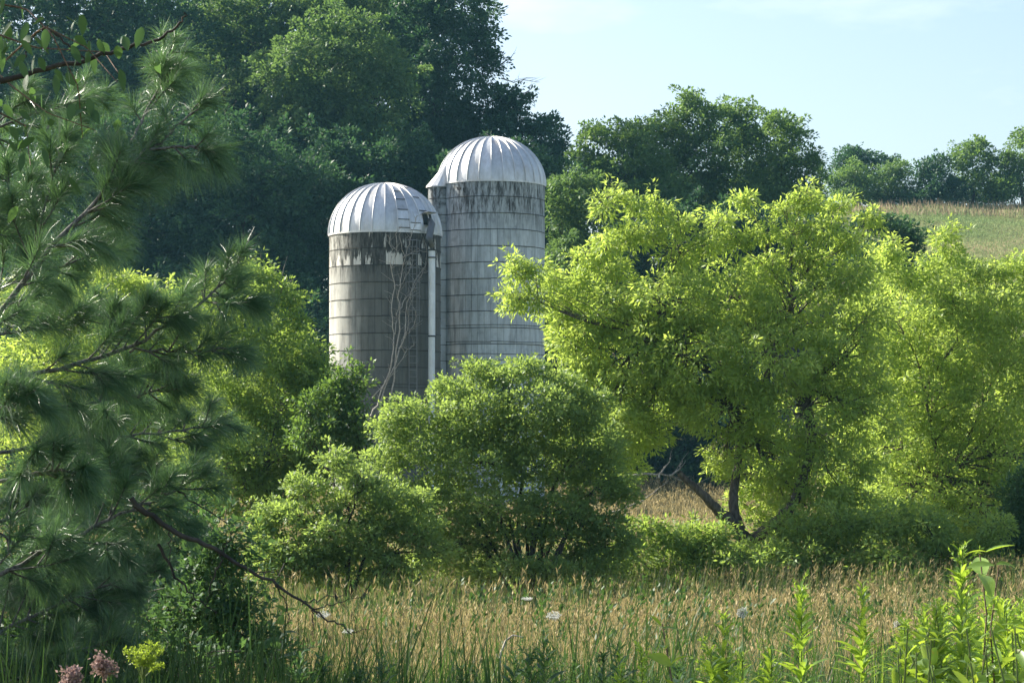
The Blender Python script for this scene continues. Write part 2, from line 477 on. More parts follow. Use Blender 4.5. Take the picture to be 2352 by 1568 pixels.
# ------------------------------------------------------------------ silos
def concrete_mat(name, seed, top, nst, darkband, tone, side_dark):
    """weathered cast staves: each stave its own grey, run-off stains below the roof, vertical streaks"""
    m, n, o = node_mat(name)
    k = n.links.new
    def math_(op, a, b=None, c=None):
        q = n.nodes.new("ShaderNodeMath"); q.operation = op
        for i, v in enumerate((a, b, c)):
            if v is None: continue
            if isinstance(v, (int, float)): q.inputs[i].default_value = v
            else: k(v, q.inputs[i])
        return q.outputs[0]
    def noise(vec, sc, det=4, ro=.55):
        z = n.nodes.new("ShaderNodeTexNoise"); z.inputs['Scale'].default_value = sc
        z.inputs['Detail'].default_value = det; z.inputs['Roughness'].default_value = ro
        k(vec, z.inputs['Vector']); return z.outputs['Fac']
    def comb(x, y, z):
        q = n.nodes.new("ShaderNodeCombineXYZ")
        for i, v in enumerate((x, y, z)):
            if isinstance(v, (int, float)): q.inputs[i].default_value = v
            else: k(v, q.inputs[i])
        return q.outputs[0]
    def rmap(v, a, b, c=0., d=1.):
        q = n.nodes.new("ShaderNodeMapRange"); q.interpolation_type = 'SMOOTHSTEP'
        q.inputs[1].default_value = a; q.inputs[2].default_value = b; q.inputs[3].default_value = c; q.inputs[4].default_value = d
        k(v, q.inputs[0]); return q.outputs[0]
    def mixc(f, a, b):
        q = n.nodes.new("ShaderNodeMix"); q.data_type = 'RGBA'
        if isinstance(f, (int, float)): q.inputs['Factor'].default_value = f
        else: k(f, q.inputs['Factor'])
        for s_, v in (('A', a), ('B', b)):
            if isinstance(v, tuple): q.inputs[s_].default_value = (*v, 1)
            else: k(v, q.inputs[s_])
        return q.outputs['Result']
    tcn = n.nodes.new("ShaderNodeTexCoord")
    sp = n.nodes.new("ShaderNodeSeparateXYZ"); k(tcn.outputs['Object'], sp.inputs[0])
    x, y, z = sp.outputs
    ang = math_('MULTIPLY', math_('ARCTAN2', x, math_('MULTIPLY', y, -1.0)), nst / (2 * math.pi))   # 0 faces the meadow
    row = math_('FLOOR', math_('DIVIDE', math_('SUBTRACT', top, z), .76))
    stag = math_('MULTIPLY', math_('MODULO', row, 2.0), 0.0)
    a2 = math_('ADD', ang, stag)
    sid = math_('FLOOR', a2)
    wn = n.nodes.new("ShaderNodeTexWhiteNoise"); wn.noise_dimensions = '3D'
    k(comb(sid, row, seed), wn.inputs['Vector'])
    wn2 = n.nodes.new("ShaderNodeTexWhiteNoise"); wn2.noise_dimensions = '3D'
    k(comb(sid, math_('ADD', row, 31.0), seed), wn2.inputs['Vector'])
    arc = comb(math_('MULTIPLY', ang, .35), seed * 3.7, math_('MULTIPLY', z, .16))
    streak = noise(arc, 4.0, 6, .65)
    arc2 = comb(math_('MULTIPLY', ang, .9), seed * 1.3, math_('MULTIPLY', z, .5))
    fine = noise(arc2, 3.0, 6, .7)
    blot = noise(tcn.outputs['Object'], .55, 4)
    grain = noise(tcn.outputs['Object'], 9.0, 5, .7)
    c = mixc(rmap(wn.outputs['Value'], 0, 1, 0, 1), tuple(t * .88 for t in tone), tuple(t * 1.12 for t in tone))
    c = mixc(rmap(streak, .42, .68, 0, .7), c, tuple(t * .48 for t in tone))
    c = mixc(rmap(fine, .55, .78, 0, .6), c, tuple(t * .5 for t in tone))
    c = mixc(rmap(grain, .5, .8, 0, .35), c, tuple(t * 1.25 for t in tone))
    c = mixc(rmap(noise(arc2, 1.1, 5, .6), .55, .68, 0, .45), c, tuple(min(1, t * 1.35) for t in tone))
    c = mixc(rmap(noise(tcn.outputs['Object'], 1.7, 5, .65), .53, .7, 0, .5), c, tuple(t * .5 for t in tone))
    # algae and shade painted in: darker from the sun terminator round the unlit side
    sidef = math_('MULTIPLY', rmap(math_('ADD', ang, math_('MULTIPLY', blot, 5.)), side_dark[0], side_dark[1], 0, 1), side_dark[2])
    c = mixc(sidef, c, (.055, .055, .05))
    # run-off stains under the roof
    hh = math_('SUBTRACT', top, z)
    zone = math_('ADD', hh, math_('MULTIPLY', streak, darkband[2]))
    dk = rmap(zone, darkband[0], darkband[1], 1, 0)
    dk = math_('MULTIPLY', dk, rmap(fine, .36, .62, 1, .2))
    dk = math_('MULTIPLY', dk, rmap(math_('ADD', ang, math_('MULTIPLY', blot, 4.)), darkband[3], darkband[3] + 3, .45, 1))
    c = mixc(math_('MULTIPLY', dk, .93), c, (.022, .020, .017))
    # staves in the second course whose dark coat has flaked off
    if darkband[4]:
        wn3 = n.nodes.new("ShaderNodeTexWhiteNoise"); wn3.noise_dimensions = '2D'
        k(comb(math_('FLOOR', math_('MULTIPLY', ang, 1.6)), row, 0), wn3.inputs['Vector'])
        inrow = math_('MULTIPLY', math_('COMPARE', row, 1.0, .1), math_('GREATER_THAN', wn3.outputs['Value'], .42))
        fl = math_('MULTIPLY', inrow, rmap(math_('ADD', math_('MULTIPLY', math_('FRACT', math_('DIVIDE', hh, .76)), math_('ADD', math_('MULTIPLY', wn.outputs['Value'], .6), .1)), fine), .62, .70, 0, 1))
        inrow0 = math_('MULTIPLY', math_('COMPARE', row, 0.0, .1), math_('GREATER_THAN', wn3.outputs['Value'], .80))
        fl0 = math_('MULTIPLY', inrow0, rmap(fine, .5, .6, 0, .8))
        c = mixc(math_('MAXIMUM', fl, fl0), c, (.62, .60, .56))
    # joints
    fa = math_('ABSOLUTE', math_('SUBTRACT', math_('FRACT', a2), .5))
    jt = math_('MULTIPLY', rmap(fa, .455, .495, 0, 1), rmap(wn2.outputs['Value'], .2, .8, .1, .75))
    fz = math_('ABSOLUTE', math_('SUBTRACT', math_('FRACT', math_('DIVIDE', hh, .76)), .5))
    jz = rmap(fz, .475, .495, 0, .6)
    j = math_('MAXIMUM', jt, jz)
    c = mixc(j, c, (.05, .047, .04))
    p = n.nodes.new("ShaderNodeBsdfPrincipled"); p.inputs['Roughness'].default_value = .9
    p.inputs['Specular IOR Level'].default_value = .2
    k(c, p.inputs['Base Color'])
    b = n.nodes.new("ShaderNodeBump"); b.inputs['Distance'].default_value = .03; b.inputs['Strength'].default_value = .8
    k(math_('SUBTRACT', math_('MULTIPLY', grain, .3), j), b.inputs['Height'])
    k(b.outputs[0], p.inputs['Normal']); k(p.outputs[0], o.inputs[0])
    return m

def metal_mat(name, col, rough=.38, metallic=.75, rust=0.0):
    m, n, o = node_mat(name)
    k = n.links.new
    t = n.nodes.new("ShaderNodeTexCoord")
    z = n.nodes.new("ShaderNodeTexNoise"); z.inputs['Scale'].default_value = 3.; z.inputs['Detail'].default_value = 8; z.inputs['Roughness'].default_value = .75
    mpn = n.nodes.new("ShaderNodeMapping"); mpn.inputs['Scale'].default_value = (1.5, 1.5, .5)
    r = n.nodes.new("ShaderNodeValToRGB")
    r.color_ramp.elements[0].position = .3; r.color_ramp.elements[0].color = (*[c * .72 for c in col], 1)
    r.color_ramp.elements[1].position = .65; r.color_ramp.elements[1].color = (*col, 1)
    a = n.nodes.new("ShaderNodeAttribute"); a.attribute_name = "var"
    mu = n.nodes.new("ShaderNodeMix"); mu.data_type = 'RGBA'; mu.blend_type = 'MULTIPLY'; mu.inputs['Factor'].default_value = 1
    rv = n.nodes.new("ShaderNodeMapRange"); rv.inputs[3].default_value = .72; rv.inputs[4].default_value = 1.12
    k(a.outputs['Fac'], rv.inputs[0]); k(rv.outputs[0], mu.inputs['B'])
    p = n.nodes.new("ShaderNodeBsdfPrincipled")
    p.inputs['Metallic'].default_value = metallic
    rr = n.nodes.new("ShaderNodeMapRange"); rr.inputs[3].default_value = rough + .18; rr.inputs[4].default_value = rough - .05
    b = n.nodes.new("ShaderNodeBump"); b.inputs['Distance'].default_value = .03; b.inputs['Strength'].default_value = .35
    k(t.outputs['Object'], mpn.inputs[0]); k(mpn.outputs[0], z.inputs['Vector']); k(z.outputs['Fac'], r.inputs[0])
    zd = n.nodes.new("ShaderNodeTexNoise"); zd.inputs['Scale'].default_value = .8; zd.inputs['Detail'].default_value = 7; zd.inputs['Roughness'].default_value = .7
    rd_ = n.nodes.new("ShaderNodeMapRange"); rd_.inputs[1].default_value = .5; rd_.inputs[2].default_value = .72; rd_.inputs[4].default_value = rust
    md = n.nodes.new("ShaderNodeMix"); md.data_type = 'RGBA'; md.inputs['B'].default_value = (.36, .29, .20, 1)
    k(mpn.outputs[0], zd.inputs['Vector']); k(zd.outputs['Fac'], rd_.inputs[0]); k(rd_.outputs[0], md.inputs['Factor']); k(r.outputs[0], md.inputs['A'])
    k(md.outputs['Result'], mu.inputs['A']); k(mu.outputs['Result'], p.inputs['Base Color'])
    k(z.outputs['Fac'], rr.inputs[0]); k(rr.outputs[0], p.inputs['Roughness'])
    k(z.outputs['Fac'], b.inputs['Height']); k(b.outputs[0], p.inputs['Normal'])
    k(p.outputs[0], o.inputs[0])
    return m

M_galv = metal_mat("galvanised_steel", (.74, .74, .73), .44, .62, .5)
M_hoop = metal_mat("hoop_steel", (.06, .055, .05), .6, .4)
M_pipe = metal_mat("white_pipe", (.72, .76, .80), .55, .0, .35)
M_hole = bark_mat("dark_interior", (.008, .008, .008), (.015, .015, .015))
M_ladder = metal_mat("ladder_steel", (.22, .22, .22), .5, .6)

def dome(cx, cy, z0, R_, H, N, a0, parent, origin, R):
    a = Acc(); sm = Acc()
    K = 14
    th = np.linspace(0, math.pi / 2, K + 1)
    rr = R_ * np.cos(th) ** .92; zz = z0 + H * np.sin(th)
    rr[-1] = .05
    ed = []
    for g in range(N):
        aa = a0 + g * 2 * math.pi / N
        ed.append(aa)
    for g in range(N):
        A, B = ed[g], ed[g] + 2 * math.pi / N
        mid = (A + B) / 2
        cm = math.cos(math.pi / N)
        va = np.stack([cx + rr * math.sin(A), cy - rr * math.cos(A), zz], 1)
        vm = np.stack([cx + rr * (cm + .006) * math.sin(mid), cy - rr * (cm + .006) * math.cos(mid), zz], 1)
        vb = np.stack([cx + rr * math.sin(B), cy - rr * math.cos(B), zz], 1)
        v = np.stack([va, vm, vb], 1).reshape(-1, 3)
        i = np.arange(K) * 3
        f = np.concatenate([np.stack([i, i + 1, i + 4, i + 3], 1), np.stack([i + 1, i + 2, i + 5, i + 4], 1)])
        a.quads(v, f, np.full(len(f), R.uniform(.3, 1)))
        # standing seam: a thin upright rib
        rad = np.array((math.sin(A), -math.cos(A), 0)); tan_ = np.array((math.cos(A), math.sin(A), 0))
        nn = unit(np.stack([np.cos(th) * math.sin(A), -np.cos(th) * math.cos(A), np.sin(th)], 1))
        h = .055; t = .013
        q = np.stack([va - tan_ * t - nn * .01, va - tan_ * t + nn * h, va + tan_ * t + nn * h, va + tan_ * t - nn * .01], 1).reshape(-1, 3)
        i = np.arange(K) * 4
        fs = np.concatenate([np.stack([i + s_, i + s_ + 1, i + s_ + 5, i + s_ + 4], 1) for s_ in range(3)])
        sm.quads(q, fs, np.full(len(fs), .7))
    # skirt that laps over the wall
    an = np.linspace(0, 2 * math.pi, 57)
    ring = np.stack([cx + (R_ + .02) * np.sin(an), cy - (R_ + .02) * np.cos(an)], 1)
    v = np.concatenate([np.c_[ring, np.full(57, z0 + .03)], np.c_[ring, np.full(57, z0 - .07)]])
    i = np.arange(56)
    a.quads(v, np.stack([i, i + 1, i + 58, i + 57], 1), np.full(56, .6))
    o = a.obj("dome_roof", M_galv, parent, origin)
    s = sm.obj("seams", M_galv, o, origin)
    s.matrix_parent_inverse.identity()
    return o

def silo(label, px, d, R_, top_z, H, N, a0, mat, band_rows, seed, name="silo"):
    R = np.random.default_rng(seed)
    c = P(px, 0, d); g = float(ground(c[0], c[1])) - .3
    org = np.array((c[0], c[1], g))
    t = thing(name, org, label, "silo", None)
    a = Acc()
    seg = 104; rows = 40
    an = np.linspace(0, 2 * math.pi, seg + 1)
    zz = np.linspace(g, top_z, rows)
    wob = 1 + .0012 * R.normal(size=seg + 1); wob[-1] = wob[0]
    X = c[0] + R_ * np.sin(an) * wob; Y = c[1] - R_ * np.cos(an) * wob
    v = np.stack([np.broadcast_to(X, (rows, seg + 1)), np.broadcast_to(Y, (rows, seg + 1)), np.broadcast_to(zz[:, None], (rows, seg + 1))], -1)
    i = np.arange(rows - 1)[:, None] * (seg + 1) + np.arange(seg)[None]
    a.quads(v.reshape(-1, 3), np.stack([i, i + 1, i + seg + 2, i + seg + 1], -1).reshape(-1, 4))
    wl = a.obj("wall", mat, t, org, True)
    hoops = []
    for zh in band_rows(top_z, g):
        h = Acc()
        hp = np.stack([c[0] + (R_ + .012) * np.sin(an), c[1] - (R_ + .012) * np.cos(an), zh + .012 * np.interp(an, np.linspace(0, 2 * math.pi, 12), R.normal(size=12))], 1)
        h.tube(hp, .012, 5, R.uniform(.3, .8), cap=False)
        h.obj("hoop", M_hoop, t, org)
    dm = dome(c[0], c[1], top_z, R_ + .03, H, N, a0, t, org, R)
    return t, c, org, g, dm

zL = EYE + (HOR - 541) / F * 100.0
def rowsL(top, g):
    r = [top - .76 * i for i in range(1, 17) if top - .76 * i > g]
    for z in (top - .76 * 9 - .14, top - .76 * 10 - .16, top - .76 * 12 + .3): r.append(z)
    return r
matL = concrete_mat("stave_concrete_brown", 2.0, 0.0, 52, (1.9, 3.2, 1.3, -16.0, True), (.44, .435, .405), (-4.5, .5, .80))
zR = EYE + (HOR - 427) / F * 104.0
def rowsR(top, g):
    r = [top - .76 * i for i in range(1, 19) if top - .76 * i > g]
    for z in (top - .76 * 9 + .13, top - .76 * 10 + .12, top - .76 * 11 + .3): r.append(z)
    return r
matR = concrete_mat("stave_concrete_grey", 5.0, 0.0, 52, (2.3, 4.3, 2.6, -40.0, False), (.52, .565, .585), (30.0, 40.0, .0))

def fix_top(mat, val):
    """the stave courses are counted down from the top of the wall (object height of the wall top)"""
    for nd in mat.node_tree.nodes:
        if nd.type == 'MATH' and nd.operation == 'SUBTRACT' and not nd.inputs[0].is_linked and nd.inputs[0].default_value == 0.0 and nd.inputs[1].is_linked:
            nd.inputs[0].default_value = val

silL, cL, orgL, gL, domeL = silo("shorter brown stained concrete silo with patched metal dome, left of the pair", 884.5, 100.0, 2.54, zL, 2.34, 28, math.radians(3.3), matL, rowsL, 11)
fix_top(matL, zL - gL)
silR, cR, orgR, gR, domeR = silo("taller grey concrete silo with a chute up its side, right of the pair", 1128.5, 104.0, 2.54, zR, 2.27, 28, math.radians(0.5), matR, rowsR, 12)
fix_top(matR, zR - gR)

# left silo: patched gores, filler opening, pipe, ladder
def on_dome(c, z0, R_, H, A, th, out_=0.0):
    r = R_ * math.cos(th) ** .92
    return np.array((c[0] + (r + out_ * math.cos(th)) * math.sin(A), c[1] - (r + out_ * math.cos(th)) * math.cos(A), z0 + H * math.sin(th) + out_ * math.sin(th)))
pt = Acc()
lap = []
def patch(A, B, t0, t1, acc, lacc, lift=.02):
    k = 5
    ths = np.linspace(t0, t1, k)
    v = []
    for t_ in ths:
        v += [on_dome(cL, zL, 2.57, 2.34, A, t_, lift), on_dome(cL, zL, 2.57, 2.34, (A + B) / 2, t_, lift - .012), on_dome(cL, zL, 2.57, 2.34, B, t_, lift)]
    i = np.arange(k - 1) * 3
    acc.quads(v, np.concatenate([np.stack([i, i + 1, i + 4, i + 3], 1), np.stack([i + 1, i + 2, i + 5, i + 4], 1)]), np.full(2 * (k - 1), np.random.default_rng(int(A * 1e4 + t0 * 100)).uniform(.1, .8)))
    lacc.append(Acc()); lacc[-1].tube([on_dome(cL, zL, 2.57, 2.34, A + .01, t0, lift + .02), on_dome(cL, zL, 2.57, 2.34, (A + B) / 2, t0, lift + .012), on_dome(cL, zL, 2.57, 2.34, B - .01, t0, lift + .02)], .016, 4)
g0 = math.radians(3.3); dg = 2 * math.pi / 28
A1 = g0 + dg
for i, (t0, t1) in enumerate([(.06, .22), (.22, .42), (.42, .66), (.66, .9), (.9, 1.15)]):
    patch(A1, A1 + dg, t0, t1, pt, lap)
for (t0, t1) in [(.02, .16), (.16, .34)]:
    patch(A1 + dg, A1 + 2 * dg, t0, t1, pt, lap, .03)
for (t0, t1) in [(.42, .74), (.74, 1.06), (1.06, 1.25)]:
    patch(A1 + 2 * dg, A1 + 3 * dg, t0, t1, pt, lap, .03)
o = pt.obj("roof_patch", M_galv, silL, orgL)
for q in lap: q.obj("lap_seam", M_hoop, o, orgL)
# opening with little hood
ho = Acc()
Ah = A1 + 2.35 * dg; Bh = Ah + dg * 1.1
v = [on_dome(cL, zL, 2.57, 2.34, a_, t_, .04) for a_, t_ in ((Ah, .14), (Bh, .14), (Bh, .36), (Ah, .36))]
v2 = [on_dome(cL, zL, 2.57, 2.34, a_, t_, -.25) for a_, t_ in ((Ah, .14), (Bh, .14), (Bh, .36), (Ah, .36))]
ho.quads(v + v2, [(0, 1, 2, 3), (0, 1, 5, 4), (1, 2, 6, 5), (2, 3, 7, 6), (3, 0, 4, 7)])
ho.obj("filler_opening", M_hole, silL, orgL)
hd = Acc()
e0 = [on_dome(cL, zL, 2.57, 2.34, a_, t_, q) for a_, t_, q in ((Ah, .37, .03), (Bh, .37, .03), (Bh, .33, .42), (Ah, .33, .42))]
hd.quads(e0 + [p_ + np.array((0, 0, .03)) for p_ in e0], [(0, 1, 2, 3), (4, 5, 6, 7), (0, 1, 5, 4), (1, 2, 6, 5), (2, 3, 7, 6), (3, 0, 4, 7)])
hd.obj("hood", M_galv, silL, orgL)
# pipe: elbow out of the opening then straight down the wall
pxm = P(992, 0, 98.1)
pz = lambda y: EYE + (HOR - y) / F * 98.1
ppt = Acc()
ppt.tube([(pxm[0], 98.02, pz(y)) for y in (575, 640, 720, 771)], .155, 14, .9)
ppt.tube([(pxm[0] - .01, 98.02, pz(y)) for y in (774, 860, 960, 1060, 1170)], .15, 14, .7)
po = ppt.obj("filler_pipe", M_pipe, silL, orgL, True)
for y in (575, 592, 772):
    cp = Acc()
    cp.tube([(pxm[0], 98.02, pz(y + 1.5)), (pxm[0], 98.02, pz(y - 1.5))], .175, 14, .2)
    cp.obj("coupling", M_hoop, po, orgL)
elb = Acc()
mo = (np.array(v[0]) + np.array(v[1]) + np.array(v[2])) / 3
elb.tube([mo, mo + np.array((.10, -.35, -.15)), (pxm[0] - .12, 98.0 - .05, pz(548)), (pxm[0], 98.02, pz(562)), (pxm[0], 98.02, pz(576))], .165, 12, .3)
elb.obj("elbow", M_ladder, silL, orgL, True)
# ladder with standoffs
ld = Acc()
xl, xr = P(939, 0, 97.45)[0], P(957, 0, 97.45)[0]
def wally(x): return cL[1] - math.sqrt(max(2.54 ** 2 - (x - cL[0]) ** 2, 0))
yl = wally((xl + xr) / 2) - .2
for x in (xl, xr):
    ld.tube([(x, yl, zL - .35), (x, yl, zL - 5), (x, yl, -1.2)], .022, 5, .6)
z = zL - .4
while z > -1.2:
    ld.tube([(xl, yl, z), (xr, yl, z)], .017, 4, .8)
    z -= .305
for z in np.arange(zL - .5, -1.2, -1.52):
    for x in (xl, xr):
        ld.tube([(x, yl, z), (x, wally(x) + .02, z)], .02, 4, .6)
ld.obj("ladder", M_ladder, silL, orgL)
# safety cage hoops
cg = Acc()
for z in np.arange(zL - .45, zL - 4, -.62):
    an = np.linspace(-.1, math.pi + .1, 9)
    xm = (xl + xr) / 2
    cg.tube([(xm - .34 * math.cos(q), yl - .42 * math.sin(q), z) for q in an], .016, 4, .8)
for q in (.5, 1.57, 2.6):
    cg.tube([(xm - .34 * math.cos(q), yl - .42 * math.sin(q), z) for z in (zL - .45, zL - 4.1)], .012, 4, .8)
cg.obj("ladder_cage", M_ladder, silL, orgL)

# right silo: chute, chute roof, apex wire
ch = Acc()
rc = .50; ccx = cR[0] - 2.46; ccy = cR[1] - 1.05
an = np.linspace(0, 2 * math.pi, 33)
zt = EYE + (HOR - 430) / F * 103
zz = np.linspace(gR, zt, 12)
v = np.stack([np.broadcast_to(ccx + rc * np.sin(an), (12, 33)), np.broadcast_to(ccy - rc * np.cos(an), (12, 33)), np.broadcast_to(zz[:, None], (12, 33))], -1)
i = np.arange(11)[:, None] * 33 + np.arange(32)[None]
ch.quads(v.reshape(-1, 3), np.stack([i, i + 1, i + 34, i + 33], -1).reshape(-1, 4))
cho = ch.obj("chute", matR, silR, orgR, True)
for k_, z in enumerate(rowsR(zR, gR)[:18]):
    hb = Acc()
    hb.tube(np.stack([ccx + (rc + .01) * np.sin(an), ccy - (rc + .01) * np.cos(an), np.full(33, z)], 1), .012, 4)
    hb.obj("hoop", M_hoop, cho, orgR)
cr_ = Acc()
apx = np.array((cR[0] - 2.0, cR[1] - 1.12, EYE + (HOR - 368) / F * 102.9))
ns = 10
an2 = np.linspace(math.radians(-210), math.radians(85), ns + 1)
rim = [np.array((ccx + (rc + .1) * math.sin(q), ccy - (rc + .1) * math.cos(q), zt + .02)) for q in an2]
for a_, b_ in zip(rim[:-1], rim[1:]):
    m_ = (a_ + b_) / 2
    cr_.quads([a_, b_, apx, apx], [(0, 1, 2, 3)], [.6])
    cr_.quads([a_, b_, b_ - np.array((0, 0, .06)), a_ - np.array((0, 0, .06))], [(0, 1, 2, 3)], [.4])
cr_.obj("chute_roof", M_galv, silR, orgR)
wr = Acc()
tp = np.array((cR[0], cR[1], zR + 2.27))
wr.tube([tp + np.array((-.1, 0, -.05)), tp + np.array((-.12, 0, .12)), tp + np.array((-.28, -.05, .22))], .02, 4)
wr.obj("roof_wire", M_ladder, silR, orgR)
# torn corner high on the wall
hl = Acc()
def wallpt(c, R_, px, py, d, off):
    x = (px - 1176) / F * (d - R_)
    y = c[1] - math.sqrt(max(R_ ** 2 - (x - c[0]) ** 2, 0))
    return np.array((x, y - off, EYE + (HOR - py) / F * y))
hl.quads([wallpt(cR, 2.54, *q, 104, .012) for q in ((1047, 429), (1060, 430), (1059, 435), (1050, 437))], [(0, 1, 2, 3)])
hl.quads([wallpt(cR, 2.54, *q, 104, .012) for q in ((1062, 432), (1067, 431), (1068, 444), (1063, 438))], [(0, 1, 2, 3)])
hl.obj("wall_hole", M_hole, silR, orgR)

# bare dead climber on the left silo
def zq(x, y): return (900 + x * .606) / 3072 * 2352, (350 + y * .606) / 3072 * 2352
Rv = np.random.default_rng(5)
vine = [
    [(340, 1500), (385, 1420), (430, 1300), (462, 1200), (472, 1080), (455, 960), (470, 840), (450, 740), (458, 660), (445, 600)],
    [(450, 1400), (467, 1290), (482, 1130), (497, 960), (490, 860), (508, 780), (516, 700), (500, 600)],
    [(395, 1420), (480, 1200), (515, 1100), (530, 920), (560, 830), (620, 750), (626, 640)],
    [(497, 960), (520, 900), (560, 850), (605, 780), (636, 762)],
    [(512, 700), (540, 640), (560, 560), (575, 490)],
    [(470, 840), (500, 830), (540, 770), (560, 700)],
    [(455, 740), (480, 670), (476, 590)],
    [(360, 1390), (420, 1330), (470, 1250), (530, 1160), (560, 1130)],
    [(515, 1100), (545, 1060), (575, 1010), (570, 960)],
    [(516, 700), (560, 668), (620, 672)],
    [(472, 1080), (480, 1010), (486, 940)],
    [(500, 1140), (530, 1040), (545, 930), (548, 860)],
]
va = Acc()
for li, ln in enumerate(vine):
    pts = []
    for (x, y) in ln:
        a_, b_ = zq(x, y)
        q = wallpt(cL, 2.54, a_, b_, 100, .22 if li % 2 else .32)
        pts.append(q)
    pts = np.array(pts)
    t_ = np.linspace(0, len(pts) - 1, len(pts) * 3)
    fp = np.stack([np.interp(t_, np.arange(len(pts)), pts[:, j]) for j in range(3)], 1)
    fp += Rv.normal(size=fp.shape) * .032
    r0 = [.040, .045, .036, .026, .02, .02, .018, .026, .018, .018, .022, .018][li]
    va.tube(fp, np.linspace(r0, .013, len(fp)), 5, .5)
    for q in fp[3::1]:
        for _ in range(Rv.integers(0, 3)):
            e = q + np.array((Rv.normal() * .25, -.02, Rv.uniform(.1, .45)))
            va.tube([q, (q + e) / 2 + Rv.normal(size=3) * .02, e], [.01, .008, .005], 3)
vb = P(830, 0, 97.2); vb[2] = ground(vb[0], vb[1])
vo = va.obj("dead_climber", M_dead, None, vb)
tag(vo, "bare pale dead climber spreading up the front of the shorter silo", "dead vine")

# ------------------------------------------------------------------ far forest
W = (M_barkd, M_far)
G1 = "forest trees on the slope behind the silos"
def forest(label, d, base, lobes, seed, mats=W, dens=1.15, nleaf=100, leaf=(.30, .55), sub=.85, r=.35, group=G1, depth=1.0, name="forest_tree", ragged=1.3, shell=.45):
    tree(name, label, "tree", d, base, lobes, mats, sub_r=sub, dens=dens, nleaf=nleaf, leaf=leaf, droop=.22, up=.7, trunk_r=r, seed=seed,
         group=group, twig=.35, depth=depth, ragged=ragged, shell=shell)
forest("tall ragged tree against the sky above the taller silo, bare twigs on its right", 150, 1050,
       [(950, 60, 90, 80), (1050, 30, 90, 60), (1105, 60, 62, 60), (1020, 130, 110, 90), (1110, 150, 60, 70), (1000, 230, 120, 90), (1120, 230, 80, 60),
        (1180, 265, 55, 45), (1225, 310, 50, 45), (1130, 310, 110, 70), (1272, 352, 40, 40), (1240, 400, 70, 70), (980, 320, 130, 90), (1000, -30, 110, 60)], 21, ragged=1.6)
forest("broad pale green tree crown high behind the shorter silo", 143, 780,
       [(790, 90, 80, 70), (850, 130, 90, 80), (690, 140, 100, 90), (760, 200, 120, 90), (860, 230, 100, 80), (650, 210, 80, 70), (700, 280, 110, 60), (820, 300, 110, 60), (910, 180, 60, 70)], 22, mats=(M_barkd, M_far2))
forest("tall tree at the top edge with its crown cut by the picture", 156, 620,
       [(620, 20, 100, 70), (540, 60, 80, 80), (720, -20, 110, 70), (840, 0, 100, 60), (520, 150, 90, 80), (600, 110, 90, 70), (900, -40, 90, 60), (480, 30, 70, 60)], 23, mats=(M_barkd, M_far2))
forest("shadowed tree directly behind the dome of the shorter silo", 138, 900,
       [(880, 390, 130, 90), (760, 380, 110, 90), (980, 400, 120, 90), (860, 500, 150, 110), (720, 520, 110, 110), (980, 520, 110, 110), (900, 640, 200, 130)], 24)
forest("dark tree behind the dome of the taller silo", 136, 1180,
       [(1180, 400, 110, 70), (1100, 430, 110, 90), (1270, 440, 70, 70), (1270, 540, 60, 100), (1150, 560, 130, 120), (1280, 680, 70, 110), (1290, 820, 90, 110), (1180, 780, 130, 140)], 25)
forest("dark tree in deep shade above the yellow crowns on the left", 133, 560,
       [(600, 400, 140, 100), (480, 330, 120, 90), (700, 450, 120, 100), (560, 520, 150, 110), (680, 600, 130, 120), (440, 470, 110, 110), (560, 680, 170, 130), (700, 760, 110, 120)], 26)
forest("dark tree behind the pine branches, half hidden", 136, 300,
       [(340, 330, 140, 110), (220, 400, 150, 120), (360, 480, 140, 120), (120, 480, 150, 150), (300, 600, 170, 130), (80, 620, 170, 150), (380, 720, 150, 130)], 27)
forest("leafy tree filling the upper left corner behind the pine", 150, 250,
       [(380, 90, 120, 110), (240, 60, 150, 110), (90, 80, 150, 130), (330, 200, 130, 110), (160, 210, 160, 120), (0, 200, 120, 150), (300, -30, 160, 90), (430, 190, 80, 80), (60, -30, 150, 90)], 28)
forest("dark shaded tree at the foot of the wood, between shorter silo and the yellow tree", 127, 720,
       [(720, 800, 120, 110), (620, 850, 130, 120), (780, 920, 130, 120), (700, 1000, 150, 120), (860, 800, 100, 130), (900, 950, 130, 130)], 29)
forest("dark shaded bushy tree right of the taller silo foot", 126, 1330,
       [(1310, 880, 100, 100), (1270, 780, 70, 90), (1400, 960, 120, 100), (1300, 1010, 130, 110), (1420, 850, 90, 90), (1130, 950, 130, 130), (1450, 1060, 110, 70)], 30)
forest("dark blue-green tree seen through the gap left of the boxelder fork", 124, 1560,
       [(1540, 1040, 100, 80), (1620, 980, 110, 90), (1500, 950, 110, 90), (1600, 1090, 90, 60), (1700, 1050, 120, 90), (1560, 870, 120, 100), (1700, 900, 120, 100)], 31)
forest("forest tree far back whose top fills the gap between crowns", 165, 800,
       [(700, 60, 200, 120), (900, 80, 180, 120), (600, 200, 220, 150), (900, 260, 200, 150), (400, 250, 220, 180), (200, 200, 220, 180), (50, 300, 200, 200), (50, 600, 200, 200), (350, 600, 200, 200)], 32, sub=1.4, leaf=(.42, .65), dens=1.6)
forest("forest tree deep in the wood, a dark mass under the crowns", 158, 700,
       [(500, 450, 260, 180), (800, 480, 260, 180), (1080, 420, 200, 130), (300, 600, 260, 200), (700, 700, 300, 200), (1050, 680, 250, 200), (1280, 560, 100, 140), (100, 850, 260, 200), (450, 900, 260, 200), (850, 950, 260, 150)], 33, sub=1.4, leaf=(.42, .65), dens=1.6)
